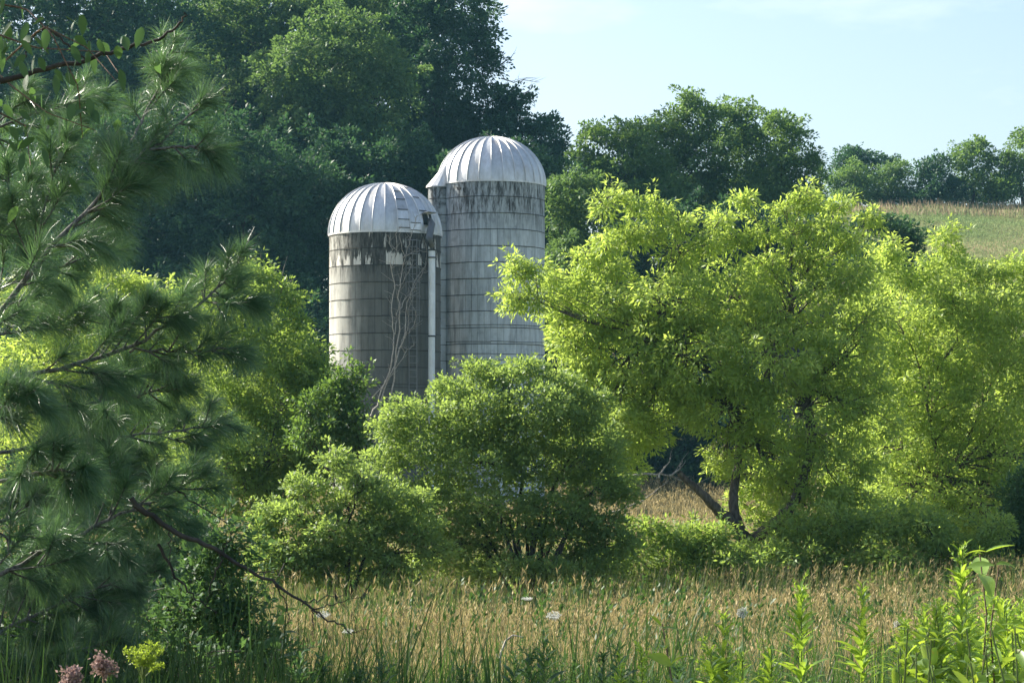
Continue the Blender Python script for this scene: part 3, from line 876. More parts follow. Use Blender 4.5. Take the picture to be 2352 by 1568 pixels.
forest("dark tree low behind the yellow-green crowns at the far left", 128, 200,
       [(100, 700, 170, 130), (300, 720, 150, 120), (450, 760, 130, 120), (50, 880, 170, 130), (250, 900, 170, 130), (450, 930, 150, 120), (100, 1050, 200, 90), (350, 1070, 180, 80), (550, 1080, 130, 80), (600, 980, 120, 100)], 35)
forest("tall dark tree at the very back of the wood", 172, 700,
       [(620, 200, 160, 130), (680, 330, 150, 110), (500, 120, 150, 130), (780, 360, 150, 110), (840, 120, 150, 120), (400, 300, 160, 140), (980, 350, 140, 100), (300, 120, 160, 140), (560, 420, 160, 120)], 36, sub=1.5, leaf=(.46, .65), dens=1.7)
# trees standing further left, out of the picture, that shade the wood
forest("trees continuing the wood to the left of the picture", 165, -500,
       [(-300, 100, 300, 250), (-700, 100, 300, 250), (-300, 500, 300, 250), (-700, 500, 300, 250), (-250, 850, 300, 200)], 34, sub=1.8, leaf=(.5, .65), dens=1.0)

# dead twigs at the right edge of the tall tree
def bare(name, label, pts_list, d, mat, seed, r0=.05, group=None, twigs=.5, tl=.6):
    R = np.random.default_rng(seed)
    a = Acc()
    for pl in pts_list:
        p3 = np.array([P(x, y, d + (i * .05)) for i, (x, y) in enumerate(pl)])
        t_ = np.linspace(0, len(p3) - 1, len(p3) * 3)
        fp = np.stack([np.interp(t_, np.arange(len(p3)), p3[:, j]) for j in range(3)], 1)
        fp += R.normal(size=fp.shape) * r0 * .5
        a.tube(fp, np.linspace(r0, r0 * .2, len(fp)), 5)
        for q in fp[2:]:
            if R.random() < twigs:
                dd = unit(fp[-1] - fp[0]) + R.normal(size=3) * .7
                e = q + dd * tl * R.uniform(.3, 1)
                a.tube([q, (q + e) / 2 + R.normal(size=3) * tl * .05, e], [r0 * .3, r0 * .2, r0 * .08], 3)
    b = P(*pts_list[0][0], d)
    o = a.obj(name, mat, None, b)
    tag(o, label, "dead branch", group)
    return o
bare("dead_branch", "bare dead twigs poking into the sky right of the tall tree", [[(1120, 235), (1165, 225), (1195, 185), (1240, 190)], [(1150, 180), (1180, 190), (1215, 178)], [(1140, 215), (1190, 225), (1220, 205), (1218, 195)], [(1150, 150), (1185, 122)]], 150, M_dead, 3, .06, None, .6, .9)

# ------------------------------------------------------------------ trees right of the silos
G2 = "clump of field-edge trees right of the silos"
W2 = (M_barkd, M_far2); W3 = (M_barkd, M_hill)
kw = dict(group=G2, name="broadleaf_tree", leaf=(.26, .55), sub=.75, nleaf=80)
forest("tallest tree of the round clump right of the silos, sky showing through its top", 145, 1590,
       [(1590, 245, 42, 32), (1550, 275, 45, 35), (1630, 275, 40, 35), (1580, 320, 70, 50), (1530, 350, 80, 60), (1620, 360, 80, 70), (1500, 320, 50, 40), (1560, 430, 110, 70)], 41, W3, **kw)
forest("rounded tree in the middle of the clump right of the silos", 147, 1700,
       [(1690, 268, 45, 30), (1730, 300, 60, 40), (1680, 320, 60, 60), (1740, 360, 80, 60), (1690, 420, 100, 70), (1760, 430, 80, 70)], 42, W3, **kw)
forest("tree on the right flank of the clump, sloping down to the pasture", 143, 1820,
       [(1790, 285, 45, 28), (1820, 320, 45, 40), (1845, 370, 45, 50), (1800, 390, 60, 60), (1868, 430, 30, 50), (1840, 470, 55, 50), (1790, 480, 70, 60)], 43, W3, **kw)
forest("tree on the left flank of the clump, next to the taller silo", 140, 1420,
       [(1375, 315, 40, 25), (1420, 330, 50, 35), (1470, 300, 45, 30), (1350, 370, 45, 45), (1420, 400, 80, 60), (1480, 380, 70, 70), (1340, 440, 60, 50), (1450, 480, 90, 60), (1520, 460, 80, 70)], 44, W3, **kw)
forest("pale bushy tree right beside the taller silo dome", 121, 1330,
       [(1300, 425, 45, 28), (1340, 430, 45, 28), (1290, 490, 50, 50), (1350, 490, 60, 50), (1420, 490, 50, 40), (1300, 570, 60, 60), (1380, 580, 80, 60), (1290, 660, 60, 60), (1360, 680, 90, 80)], 45, W2, group=G2, name="broadleaf_tree", leaf=(.22, .6), sub=.7)
forest("low shaded tree behind the top of the yellow-green boxelder", 130, 1600,
       [(1500, 510, 70, 45), (1580, 500, 60, 40), (1650, 520, 80, 50), (1740, 520, 70, 50), (1820, 540, 80, 50), (1480, 600, 90, 80), (1600, 620, 110, 90), (1740, 620, 110, 90), (1880, 520, 50, 50), (1900, 600, 90, 70)], 46, W, group=G2, name="broadleaf_tree", leaf=(.24, .6), sub=.8)
forest("dark tree at the back of the clump right of the silos", 153, 1650,
       [(1480, 500, 110, 90), (1600, 480, 120, 90), (1730, 480, 120, 90), (1840, 520, 60, 70), (1500, 620, 130, 90), (1680, 610, 140, 90), (1850, 620, 110, 90), (1400, 440, 70, 70), (1600, 720, 200, 90)], 48, W, group=G2, name="broadleaf_tree", leaf=(.40, .6), sub=1.3, dens=1.7)
forest("leafy bush screening the hill foot behind the boxelder", 100, 1960,
       [(1990, 520, 50, 25), (2050, 535, 45, 25), (2090, 570, 30, 40), (2000, 600, 90, 60), (2080, 660, 60, 60)], 47, W, group=G2, name="hedge_bush", leaf=(.2, .6), sub=.6)

G3 = "tree line on top of the pasture hill"
kw = dict(group=G3, name="hilltop_tree", leaf=(.26, .62), sub=.7, dens=1.2, nleaf=34, r=.18)
forest("flat-topped dark tree at the left end of the hilltop line", 206, 1960, [(1955, 352, 30, 14), (1985, 362, 50, 16), (2030, 372, 40, 10), (1940, 385, 40, 30), (1990, 400, 60, 30)], 51, W, **kw)
forest("round green bush in front of the flat-topped hilltop tree", 198, 1940, [(1930, 420, 35, 35), (1965, 400, 40, 30), (1990, 430, 45, 30), (1945, 450, 50, 20)], 52, W3, **kw)
forest("small hilltop tree with yellow-green leaves in the middle", 199, 2050, [(2040, 400, 30, 25), (2070, 390, 30, 22), (2060, 430, 45, 30), (2030, 450, 40, 22), (2090, 450, 40, 22)], 53, W2, **kw)
forest("dense dark bush on the hilltop, left of the tall feathery tree", 197, 2140, [(2120, 395, 35, 28), (2160, 380, 35, 25), (2150, 420, 50, 35), (2190, 440, 50, 30), (2120, 455, 40, 22)], 54, W, **kw)
forest("tall feathery tree on the hilltop line", 198, 2230, [(2225, 345, 35, 22), (2250, 335, 30, 20), (2210, 375, 35, 30), (2260, 375, 40, 35), (2235, 420, 60, 35), (2290, 420, 40, 30)], 55, W3, **kw)
forest("hilltop tree at the right edge of the picture, the tallest of the line", 196, 2350, [(2345, 318, 30, 18), (2370, 335, 40, 30), (2330, 385, 40, 30), (2310, 365, 25, 20), (2360, 410, 50, 50), (2310, 435, 35, 30)], 56, W3, **kw)
forest("dark low thicket along the foot of the hilltop line", 201, 2200, [(2200, 455, 80, 18), (2270, 455, 60, 18), (2080, 460, 70, 14), (2300, 440, 50, 22), (1990, 458, 60, 12)], 57, W, **kw)

# ------------------------------------------------------------------ boxelders in the meadow
Bx = (M_bark, M_box)
G4 = "yellow-green boxelders beyond the dry grass"
tree("boxelder_tree", "large yellow-green boxelder with a dark forked trunk, one bough reaching across the taller silo", "tree", 45, 1722,
     [(1188, 628, 26, 26, -1), (1183, 690, 22, 30, -1), (1228, 615, 18, 14, -1), (1262, 650, 36, 32), (1300, 700, 50, 40), (1235, 690, 20, 20, -1), (1345, 600, 34, 26), (1330, 650, 40, 30), (1395, 560, 36, 24), (1440, 545, 40, 26), (1400, 620, 60, 40),
      (1465, 470, 26, 22), (1510, 485, 34, 24), (1560, 515, 38, 24), (1480, 545, 50, 30), (1650, 512, 36, 24), (1625, 560, 50, 30), (1560, 590, 50, 40),
      (1752, 540, 22, 26), (1800, 480, 34, 32), (1855, 460, 36, 24), (1925, 478, 36, 18), (1820, 540, 50, 40), (1890, 530, 50, 30), (1870, 600, 60, 36), (1760, 610, 60, 40),
      (1420, 700, 100, 60), (1350, 800, 80, 60), (1540, 690, 100, 70), (1680, 680, 100, 70), (1820, 690, 110, 70), (1450, 820, 110, 80), (1600, 820, 120, 90),
      (1760, 820, 130, 90), (1330, 860, 50, 40), (1500, 920, 110, 60), (1670, 940, 110, 70), (1840, 950, 130, 90), (1940, 820, 90, 80), (1760, 1060, 100, 60), (1900, 1080, 110, 70), (1660, 1060, 50, 40, 1.0), (1960, 640, 60, 50), (1420, 960, 90, 50), (1580, 880, 100, 60), (1480, 760, 90, 60), (1990, 740, 60, 60), (1990, 950, 80, 70), (1850, 1160, 100, 50), (1960, 1170, 80, 50), (1330, 930, 60, 46, 1.5), (1400, 1000, 80, 50, 1.5), (1460, 990, 90, 46, .5), (1430, 1080, 60, 40, 1.5), (1310, 780, 50, 44), (1290, 730, 40, 36), (1385, 470, 20, 14), (1720, 470, 18, 16), (1690, 560, 30, 24), (1960, 560, 40, 26), (2010, 500, 22, 14), (1770, 1120, 50, 44, 1.4), (1755, 1190, 40, 30, 1.6), (1690, 1150, 30, 30, 1.6), (1880, 1225, 80, 36), (1990, 1215, 80, 40), (1800, 1235, 60, 26), (1740, 750, 90, 60), (1590, 760, 80, 60)],
     Bx, sub_r=.23, dens=.82, nleaf=38, leaf=(.125, .34), droop=.55, up=.35, trunk_r=.15, full=1.25, seed=61, group=G4, twig=.7, depth=1.1,
     stems=[(.20, [(1722, None, 0), (1724, 1300, -.05), (1716, 1240, -.1), (1690, 1210, -.4), (1650, 1172, -.7), (1615, 1135, -.9), (1560, 1085, -1.0)], .06),
            (.12, [(1700, 1215, -.3), (1686, 1180, -.4), (1684, 1130, -.3), (1700, 1030, .2), (1690, 940, .3)], .07),
            (.14, [(1718, 1245, -.1), (1745, 1228, -.3), (1795, 1190, -.6), (1825, 1150, -.7), (1848, 1090, -.6), (1870, 1010, -.3), (1850, 900, .0)], .08),
            (.09, [(1690, 940, .3), (1640, 860, .2), (1560, 800, 0), (1500, 770, 0)], .05),
            (.09, [(1700, 1030, .2), (1750, 900, .3), (1790, 780, .3)], .05)])
tree("boxelder_tree", "second boxelder at the right, its pointed top against the pasture hill", "tree", 49, 2120,
     [(2165, 545, 22, 26), (2185, 590, 34, 30), (2140, 610, 30, 30), (2235, 625, 40, 28), (2290, 625, 40, 26), (2330, 610, 30, 24), (2380, 630, 50, 36), (2080, 640, 50, 34), (2030, 600, 40, 34), (2050, 570, 30, 22), (2160, 680, 80, 50), (2280, 700, 80, 50),
      (2060, 740, 90, 60), (2200, 790, 100, 70), (2330, 780, 80, 70), (2000, 860, 90, 70), (2120, 900, 110, 70), (2260, 920, 100, 70), (2360, 900, 70, 70), (2050, 1010, 110, 70), (2200, 1050, 110, 70), (2320, 1040, 80, 70), (2100, 1130, 120, 60), (2260, 1160, 100, 60), (2070, 1200, 100, 44), (2200, 1225, 100, 40), (2330, 1150, 60, 50), (2340, 1230, 60, 40)],
     Bx, sub_r=.25, dens=.85, nleaf=36, leaf=(.125, .36), droop=.5, up=.4, trunk_r=.13, full=1.25, seed=62, group=G4, twig=.6, depth=1.1)
tree("boxelder_tree", "boxelder filling the space behind the second one, at the right edge", "tree", 56, 2300,
     [(2010, 700, 50, 46), (2000, 800, 60, 50), (2010, 910, 60, 54), (2020, 1040, 60, 50), (2010, 1140, 60, 44), (2180, 1240, 110, 36), (2300, 1240, 90, 36), (2030, 620, 40, 24), (2200, 620, 50, 24), (2010, 660, 60, 40), (2120, 720, 90, 60), (2250, 690, 90, 50), (2360, 680, 60, 50), (2000, 800, 100, 70), (2150, 850, 120, 80), (2300, 840, 110, 80), (2000, 950, 100, 70), (2180, 990, 120, 80), (2330, 980, 90, 80), (1980, 1080, 90, 60), (2120, 1100, 120, 60), (2290, 1130, 110, 70), (2040, 1180, 120, 50), (2220, 1210, 120, 50)],
     Bx, sub_r=.3, dens=.85, nleaf=34, leaf=(.13, .38), droop=.4, up=.4, trunk_r=.12, full=1.2, seed=64, group=G4, twig=.5)
tree("thicket_shrub", "dark green shrub at the right edge under the boxelders", "shrub", 43.5, 2340,
     [(2360, 1110, 40, 40), (2335, 1150, 46, 50), (2350, 1180, 50, 50), (2360, 1160, 60, 80), (2320, 1240, 70, 50), (2400, 1250, 70, 60)],
     (M_barkd, M_dark), sub_r=.26, dens=1.1, nleaf=34, leaf=(.08, .55), droop=.2, up=.5, trunk_r=.06, seed=63)
for i, (lb, d, bx, lob) in enumerate([
    ("low leafy bush left of the boxelder trunk", 42, 1500, [(1480, 1215, 50, 35), (1550, 1240, 70, 40), (1450, 1270, 70, 36), (1560, 1290, 80, 34), (1500, 1330, 90, 26), (1650, 1235, 50, 24), (1720, 1300, 80, 24), (1410, 1320, 50, 22)]),
    ("low leafy bush right under the forked boxelder trunk", 42.5, 1700, [(1600, 1240, 50, 30), (1660, 1275, 80, 34), (1750, 1270, 80, 36), (1640, 1310, 90, 34), (1750, 1320, 90, 30), (1580, 1240, 40, 24)]),
    ("low leafy bush right of the forked boxelder trunk", 43, 1880, [(1830, 1215, 80, 50), (1930, 1205, 80, 50), (1860, 1280, 100, 40), (1960, 1280, 90, 44), (1880, 1325, 110, 28)]),
    ("low dense bush under the second boxelder", 42, 2100, [(2040, 1205, 80, 50), (2130, 1210, 90, 55), (2070, 1280, 100, 40), (2200, 1265, 90, 46), (2280, 1215, 60, 50), (2100, 1325, 120, 28), (2260, 1310, 90, 34)])]):
    tree("understorey_bush", lb, "bush", d, bx, lob, (M_barkd, M_left), sub_r=.24, dens=1.0, nleaf=34, leaf=(.11, .42), droop=.35, up=.5, trunk_r=.03, seed=70 + i,
         group="bushes under the boxelders", twig=.5)

# ------------------------------------------------------------------ shrubs in front of the silos
tree("round_shrub", "large round many-stemmed shrub in the centre, in front of the silos", "shrub", 40, 1210,
     [(1105, 855, 50, 24), (1150, 870, 60, 30), (1215, 850, 50, 22), (1040, 895, 60, 30), (935, 950, 70, 40), (1290, 890, 60, 36), (1370, 930, 50, 40), (900, 990, 55, 40), (1100, 950, 110, 70), (1230, 940, 110, 70),
      (1340, 1010, 90, 70), (980, 1030, 90, 60), (1100, 1060, 120, 70), (1240, 1070, 120, 70), (1400, 1060, 50, 50), (1370, 1120, 80, 50), (1010, 1130, 90, 50), (1140, 1160, 110, 50), (1280, 1170, 100, 46), (1040, 1200, 80, 34), (1340, 1200, 60, 36), (1170, 1220, 100, 34), (1270, 1230, 70, 30), (880, 1070, 60, 50), (900, 1140, 60, 40), (960, 1180, 60, 34), (1430, 1140, 50, 40), (1400, 1210, 50, 30), (1060, 990, 80, 60), (1310, 960, 80, 60), (1180, 1010, 100, 60), (1050, 1250, 60, 22), (1350, 1250, 60, 22), (1030, 1290, 40, 20), (1120, 1270, 40, 16), (1390, 1290, 60, 20), (1310, 1290, 40, 16), (960, 1300, 40, 18), (1440, 1250, 40, 24), (1180, 1300, 60, 16, -.8), (1270, 1310, 60, 18, -.8), (1100, 1320, 60, 16), (1360, 1325, 60, 16), (1215, 1335, 50, 12, .9)],
     (M_barkd, M_mid), sub_r=.20, dens=1.05, nleaf=34, leaf=(.078, .55), droop=.12, up=.55, trunk_r=.042, seed=81, twig=.6, depth=1.1,
     hubs=[(1110, 1250, -.3), (1330, 1250, .2), (1150, 1210, -.4), (1170, 1190, .2), (1190, 1230, .1), (1222, 1220, -.3), (1255, 1190, .5), (1300, 1230, -.3), (1205, 1160), (1240, 1200, -.2), (1275, 1230, .3), (1320, 1180), (1100, 1200, -.3), (1200, 1100, .4), (1270, 1120)])
tree("spreading_shrub", "lower spreading shrub at the left of the round one", "shrub", 37.5, 800,
     [(770, 1060, 45, 24), (700, 1120, 60, 30), (830, 1100, 60, 34), (640, 1180, 50, 34), (700, 1190, 70, 40), (800, 1160, 70, 40), (890, 1140, 60, 40), (960, 1150, 45, 34), (610, 1240, 46, 34), (690, 1260, 80, 34),
      (860, 1230, 80, 36), (950, 1230, 60, 36), (760, 1280, 70, 26), (640, 1290, 50, 22), (1000, 1270, 50, 24), (880, 1290, 60, 20), (600, 1200, 40, 30), (760, 1220, 90, 40), (820, 1270, 80, 30), (700, 1310, 70, 20), (880, 1190, 70, 40), (960, 1210, 70, 40), (600, 1280, 40, 24), (640, 1330, 60, 18), (780, 1330, 80, 18), (900, 1330, 60, 16)],
     (M_barkd, M_mid), sub_r=.18, dens=1.0, nleaf=30, leaf=(.078, .55), droop=.12, up=.55, trunk_r=.036, seed=82, twig=.7, depth=1.1,
     hubs=[(770, 1240), (800, 1200), (850, 1240), (740, 1280), (900, 1270)])
# left hand trees behind the pine
G5 = "sunlit trees behind the pine branches"
tree("ash_tree", "yellow-green tree top behind the pine, at the far left", "tree", 52, 260,
     [(235, 640, 26, 22), (290, 650, 40, 24), (330, 670, 26, 20), (380, 690, 34, 24), (270, 700, 60, 34), (150, 680, 60, 40), (60, 700, 70, 50), (200, 760, 110, 60), (340, 760, 90, 50), (100, 840, 130, 80), (280, 860, 130, 80), (430, 800, 90, 70), (400, 930, 130, 80), (180, 960, 140, 90), (60, 1050, 140, 100), (300, 1060, 150, 90)],
     (M_bark, M_box), sub_r=.28, dens=1.0, nleaf=32, leaf=(.13, .38), droop=.45, up=.4, trunk_r=.14, full=1.2, seed=91, group=G5, twig=.5)
tree("ash_tree", "green tree with a ragged sloping right side, left of the shorter silo", "tree", 48, 560,
     [(450, 670, 36, 26), (500, 650, 40, 26), (560, 635, 40, 24), (610, 640, 34, 24), (600, 690, 60, 40), (660, 690, 20, 18), (680, 740, 34, 34), (520, 720, 90, 50), (640, 790, 80, 50), (725, 810, 26, 30), (560, 840, 110, 70), (690, 860, 60, 40),
      (740, 880, 44, 34), (640, 930, 100, 60), (500, 960, 110, 80), (730, 950, 60, 50), (620, 1030, 100, 60), (480, 1080, 110, 80), (560, 1130, 110, 60), (690, 1020, 50, 40), (760, 1030, 60, 44), (720, 1080, 80, 44), (640, 1120, 90, 50), (790, 1075, 40, 30), (770, 920, 46, 40), (730, 880, 60, 50)],
     (M_bark, M_left), sub_r=.27, dens=1.0, nleaf=32, leaf=(.115, .42), droop=.35, up=.45, trunk_r=.12, full=1.22, seed=92, group=G5, twig=.5)
tree("ash_tree", "dark glossy sapling hiding the foot of the shorter silo", "tree", 45, 780,
     [(815, 870, 16, 18), (800, 900, 26, 24), (780, 930, 40, 26), (770, 890, 18, 14), (800, 1010, 34, 34), (820, 960, 22, 26), (830, 1030, 20, 20), (750, 990, 50, 36), (720, 930, 40, 40), (700, 1000, 50, 40), (800, 950, 26, 26)],
     (M_barkd, M_deep), sub_r=.22, dens=1.0, nleaf=30, leaf=(.10, .5), droop=.2, up=.5, trunk_r=.06, seed=93, group=G5, twig=.7)
# shaded thicket behind the pine
G6 = "shaded bushes under the pine"
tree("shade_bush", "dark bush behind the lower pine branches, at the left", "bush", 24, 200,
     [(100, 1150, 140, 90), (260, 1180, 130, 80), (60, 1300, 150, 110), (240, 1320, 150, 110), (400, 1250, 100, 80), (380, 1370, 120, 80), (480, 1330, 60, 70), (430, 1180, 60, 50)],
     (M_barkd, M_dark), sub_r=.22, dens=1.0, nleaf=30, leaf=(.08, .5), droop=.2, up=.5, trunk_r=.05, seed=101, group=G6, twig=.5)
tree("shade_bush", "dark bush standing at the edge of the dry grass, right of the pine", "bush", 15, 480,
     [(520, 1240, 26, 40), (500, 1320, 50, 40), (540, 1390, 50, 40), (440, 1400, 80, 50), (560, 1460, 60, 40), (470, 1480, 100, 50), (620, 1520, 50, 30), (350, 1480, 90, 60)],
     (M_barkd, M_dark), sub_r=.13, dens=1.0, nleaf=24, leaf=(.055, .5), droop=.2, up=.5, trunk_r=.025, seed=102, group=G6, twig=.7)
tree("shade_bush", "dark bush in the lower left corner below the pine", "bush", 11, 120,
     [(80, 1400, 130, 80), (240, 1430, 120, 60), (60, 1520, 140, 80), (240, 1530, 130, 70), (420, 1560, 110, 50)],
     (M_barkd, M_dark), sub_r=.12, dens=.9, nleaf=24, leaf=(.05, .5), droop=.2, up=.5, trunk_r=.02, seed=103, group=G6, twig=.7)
bare("fallen_limb", "bare pale limb lying across the dark gap left of the boxelder fork", [[(1455, 1090), (1500, 1088), (1540, 1092), (1600, 1120), (1650, 1165)], [(1510, 1095), (1540, 1060)], [(1540, 1092), (1560, 1075), (1570, 1060)], [(1400, 1180), (1470, 1150), (1530, 1110)]], 44.2, M_dead, 8, .028, None, .5, .35)
bare("dead_branch", "pale bare twigs above the ragged green tree, left of the silos", [[(625, 700), (632, 660), (622, 625)], [(630, 690), (640, 655), (650, 632)], [(634, 700), (645, 670), (662, 645)]], 48, M_dead, 9, .02, None, .5, .3)

def shade(px_, d, lob, lab, seed):  # unseen tree added up-sun, crown shaped to shade the pine and lower left
    tree("added_shade_tree", lab, "tree", d, px_, lob, (M_barkd, M_dark), sub_r=.3, dens=.8, nleaf=40, leaf=(.13, .5), droop=.2, up=.5, trunk_r=.12, seed=seed, twig=.3)
shade(-1700, 11.5, [(-1700 + a, y, 520, 420) for a, y in ((0, 900), (0, -40), (-300, 0), (250, 20), (-300, 500), (250, 450), (200, 1300), (-400, 1300))], "unseen broad-leaved tree added left of the pine to shade it", 111)
# ------------------------------------------------------------------ pine at the left
def brush(acc, R, a, b, n, ln=.11, back=.0, dr=.35):
    """needles standing round a shoot from a to b, sweeping forward"""
    a = np.asarray(a, float); b = np.asarray(b, float)
    ax = unit(b - a); t = R.random(n) ** .8
    pos = a + (b - a) * t[:, None]
    rd = rnd_dir(R, n); rd -= (rd @ ax)[:, None] * ax; rd = unit(rd)
    fw = .45 + .9 * t
    d = unit(rd * R.uniform(.5, 1.25, n)[:, None] + ax * fw[:, None] + np.array((0, 0, -dr * .25)))
    l = ln * R.uniform(.75, 1.15, n)
    wd = np.full(n, .0019)
    var = np.clip(.45 + R.normal(size=n) * .22, 0, 1)
    segs = 2
    add_blades(acc, pos, d, rnd_dir(R, n), l, wd, dr * R.uniform(.3, 1.1, n), var, segs, .0, 'blade')

def pine():
    R = np.random.default_rng(200)
    base = P(-700, 0, 8.5); base[2] = ground(base[0], base[1])
    t = thing("white_pine", base, "white pine with long soft needles whose branches hang in from the left", "tree")
    tr = Acc()
    tr.tube([base, base + (0.05, 0, 2.5), base + (0, .05, 6), base + (0, 0, 9)], [.16, .14, .09, .04], 10)
    tr.obj("trunk", M_pbark, t, base, True)
    def branch(pl, d0, d1, r0, shoots, side=.8, dense=1.0, ndl=.095, seed=0, start=.25, mat=M_pbark):
        R = np.random.default_rng(seed)
        wood, nd = Acc(), Acc()
        k = len(pl)
        p3 = np.array([P(x, y, d0 + (d1 - d0) * i / (k - 1)) for i, (x, y) in enumerate(pl)])
        t_ = np.linspace(0, k - 1, k * 4)
        fp = np.stack([np.interp(t_, np.arange(k), p3[:, j]) for j in range(3)], 1)
        fp[1:-1] = (fp[:-2] + fp[1:-1] + fp[2:]) / 3
        fp += R.normal(size=fp.shape) * .004
        shoots = int(shoots * 1.45)
        wood.tube(fp, np.linspace(r0 * .75, .003, len(fp)), 7)
        main = unit(fp[-1] - fp[0])
        m = len(fp)
        for s_ in range(shoots):
            u = start + (1 - start) * (s_ + R.random()) / shoots
            i = min(int(u * (m - 1)), m - 2)
            q = fp[i]
            loc = unit(fp[i + 1] - fp[i])
            sd = rnd_dir(R, 1)[0] * np.array((.6, 1, .9)); sd -= (sd @ loc) * loc; sd = unit(sd)
            L_ = side * (1.15 - u * .75) * R.uniform(.35, 1) * .55
            dd = unit(loc * .9 + sd * .95 + np.array((0, 0, .15)))
            e = q + dd * L_
            mid = (q + e) / 2 + np.array((0, 0, -.03 * L_))
            wood.tube([q, mid, e], [.0045, .003, .002], 4)
            brush(nd, R, q + (e - q) * .35, e, int(230 * dense * (L_ / .3 + .4)), ndl * 1.12)
            for _ in range(2):
                if L_ < .18: continue
                g = q + (e - q) * R.uniform(.3, .8)
                f_ = g + unit(dd + rnd_dir(R, 1)[0] * .9) * L_ * .5
                wood.tube([g, f_], [.004, .002], 3)
                brush(nd, R, g + (f_ - g) * .3, f_, int(190 * dense), ndl)
        brush(nd, R, fp[-5], fp[-1] + main * .03, int(260 * dense), ndl * 1.1)
        b = wood.obj("branch", mat, t, base, True)
        nd.obj("needles", M_needle, b, base)
    branch([(-120, 860), (0, 715), (180, 500), (300, 375), (350, 335)], 7.2, 7.6, .016, 16, .55, 1.0, .12, 1, .2)
    branch([(330, 350), (370, 330), (430, 270), (455, 240)], 7.55, 7.7, .007, 4, .35, .8, .11, 2, .3)
    branch([(340, 345), (400, 335), (460, 345), (480, 348)], 7.55, 7.5, .007, 4, .35, .8, .11, 3, .3)
    branch([(60, 640), (90, 530), (130, 370), (150, 300)], 7.8, 8.0, .008, 9, .45, 1.0, .10, 4, .15)
    branch([(-100, 900), (0, 872), (171, 837), (294, 803), (400, 735), (472, 690), (520, 640), (545, 600)], 7.6, 8.2, .013, 20, .5, 1.0, .10, 5, .2)
    branch([(294, 803), (370, 805), (444, 810), (547, 800)], 7.9, 8.0, .007, 9, .4, .9, .10, 6, .2)
    branch([(470, 690), (520, 700), (580, 690)], 8.1, 8.1, .005, 5, .35, .8, .10, 7, .2)
    branch([(-60, 960), (126, 939), (273, 915), (350, 900), (410, 890)], 8.0, 8.3, .009, 14, .5, 1.0, .10, 8, .2)
    branch([(-100, 1370), (0, 1323), (170, 1231), (300, 1170), (385, 1139), (460, 1081)], 7.8, 8.3, .013, 20, .55, 1.0, .10, 9, .15)
    branch([(-80, 1120), (60, 1090), (130, 1080), (190, 1090)], 6.9, 6.8, .009, 9, .4, 1.0, .095, 10, .3)
    branch([(-150, 1000), (-40, 960), (30, 930), (60, 910)], 6.8, 6.8, .009, 9, .4, 1.1, .095, 11, .3)
    branch([(-100, 560), (20, 470), (90, 390)], 8.4, 8.8, .009, 12, .6, 1.0, .10, 12, .15)
    branch([(-100, 700), (60, 640), (200, 590), (260, 560)], 8.6, 9.2, .010, 14, .6, 1.0, .10, 13, .2)
    branch([(-100, 1060), (100, 1020), (280, 1000), (430, 990), (520, 960)], 8.8, 9.4, .012, 20, .6, 1.0, .10, 14, .2)
    branch([(-100, 1240), (80, 1160), (250, 1110), (360, 1070)], 8.6, 9.2, .012, 18, .6, 1.0, .10, 15, .2)
    branch([(-100, 1500), (60, 1420), (220, 1350), (380, 1300)], 8.8, 9.2, .012, 18, .6, 1.0, .10, 16, .2)
    branch([(-100, 1620), (40, 1560), (160, 1500), (300, 1450)], 8.2, 8.8, .012, 16, .6, 1.0, .10, 17, .2)
    branch([(-120, 800), (40, 760), (180, 745), (280, 700)], 9.0, 9.6, .010, 16, .6, 1.0, .10, 18, .2)
    branch([(-100, 330), (0, 290), (120, 240), (260, 230)], 9.0, 9.6, .010, 12, .6, .9, .10, 19, .2)
    branch([(300, 330), (340, 250), (380, 160), (400, 110)], 8.6, 9.2, .008, 9, .5, .9, .10, 20, .2)
    branch([(-60, 1180), (60, 1270), (180, 1330), (300, 1340)], 9.2, 9.6, .010, 14, .6, 1.0, .10, 21, .2)
    # the hidden crown further up-sun, off the left of the picture
    k = 0
    for zz in np.linspace(.7, 5.6, 11):
        for a_ in (1.2, 2.4, 3.6, 5.2):
            k += 1
            rr = 2.0 - .16 * zz
            an = a_ + zz * 1.7
            s0 = base + np.array((0, 0, zz))
            wood, nd = Acc(), Acc()
            tip = s0 + np.array((math.cos(an) * rr * .8, math.sin(an) * rr * .8, .35))
            if tip[0] > -.2338 * tip[1] - .25: continue
            pts = bez(s0, tip, R, 6, .0, .05)
            wood.tube(pts, np.linspace(.02, .005, 6), 5)
            for s_ in range(15):
                q = pts[0] + (pts[-1] - pts[0]) * R.uniform(.2, 1)
                e = q + unit((tip - s0) * .4 + rnd_dir(R, 1)[0]) * .38
                brush(nd, R, q, e, 90, .14)
            nd.v = [v_ for v_ in nd.v]
            b = wood.obj("branch", M_pbark, t, base, True)
            nd.obj("needles", M_needle, b, base)
    # dead lower limb that reaches over the dry grass
    dl = Acc()
    R = np.random.default_rng(77)
    def path(pl, d, r0, r1, wob=.004):
        p3 = np.array([P(x, y, d) for (x, y) in pl]); k = len(p3)
        t_ = np.linspace(0, k - 1, k * 4)
        fp = np.stack([np.interp(t_, np.arange(k), p3[:, j]) for j in range(3)], 1) + R.normal(size=(k * 4, 3)) * wob
        dl.tube(fp, np.linspace(r0, r1, len(fp)), 6)
    path([(300, 1150), (378, 1203), (450, 1242), (511, 1268), (570, 1310), (630, 1340), (716, 1398), (760, 1425), (812, 1452)], 8.0, .011, .002)
    path([(716, 1398), (760, 1388), (800, 1378), (850, 1360)], 8.0, .003, .001)
    path([(690, 1385), (750, 1372), (800, 1366)], 8.0, .003, .001)
    path([(716, 1398), (720, 1425), (718, 1460)], 8.0, .003, .001)
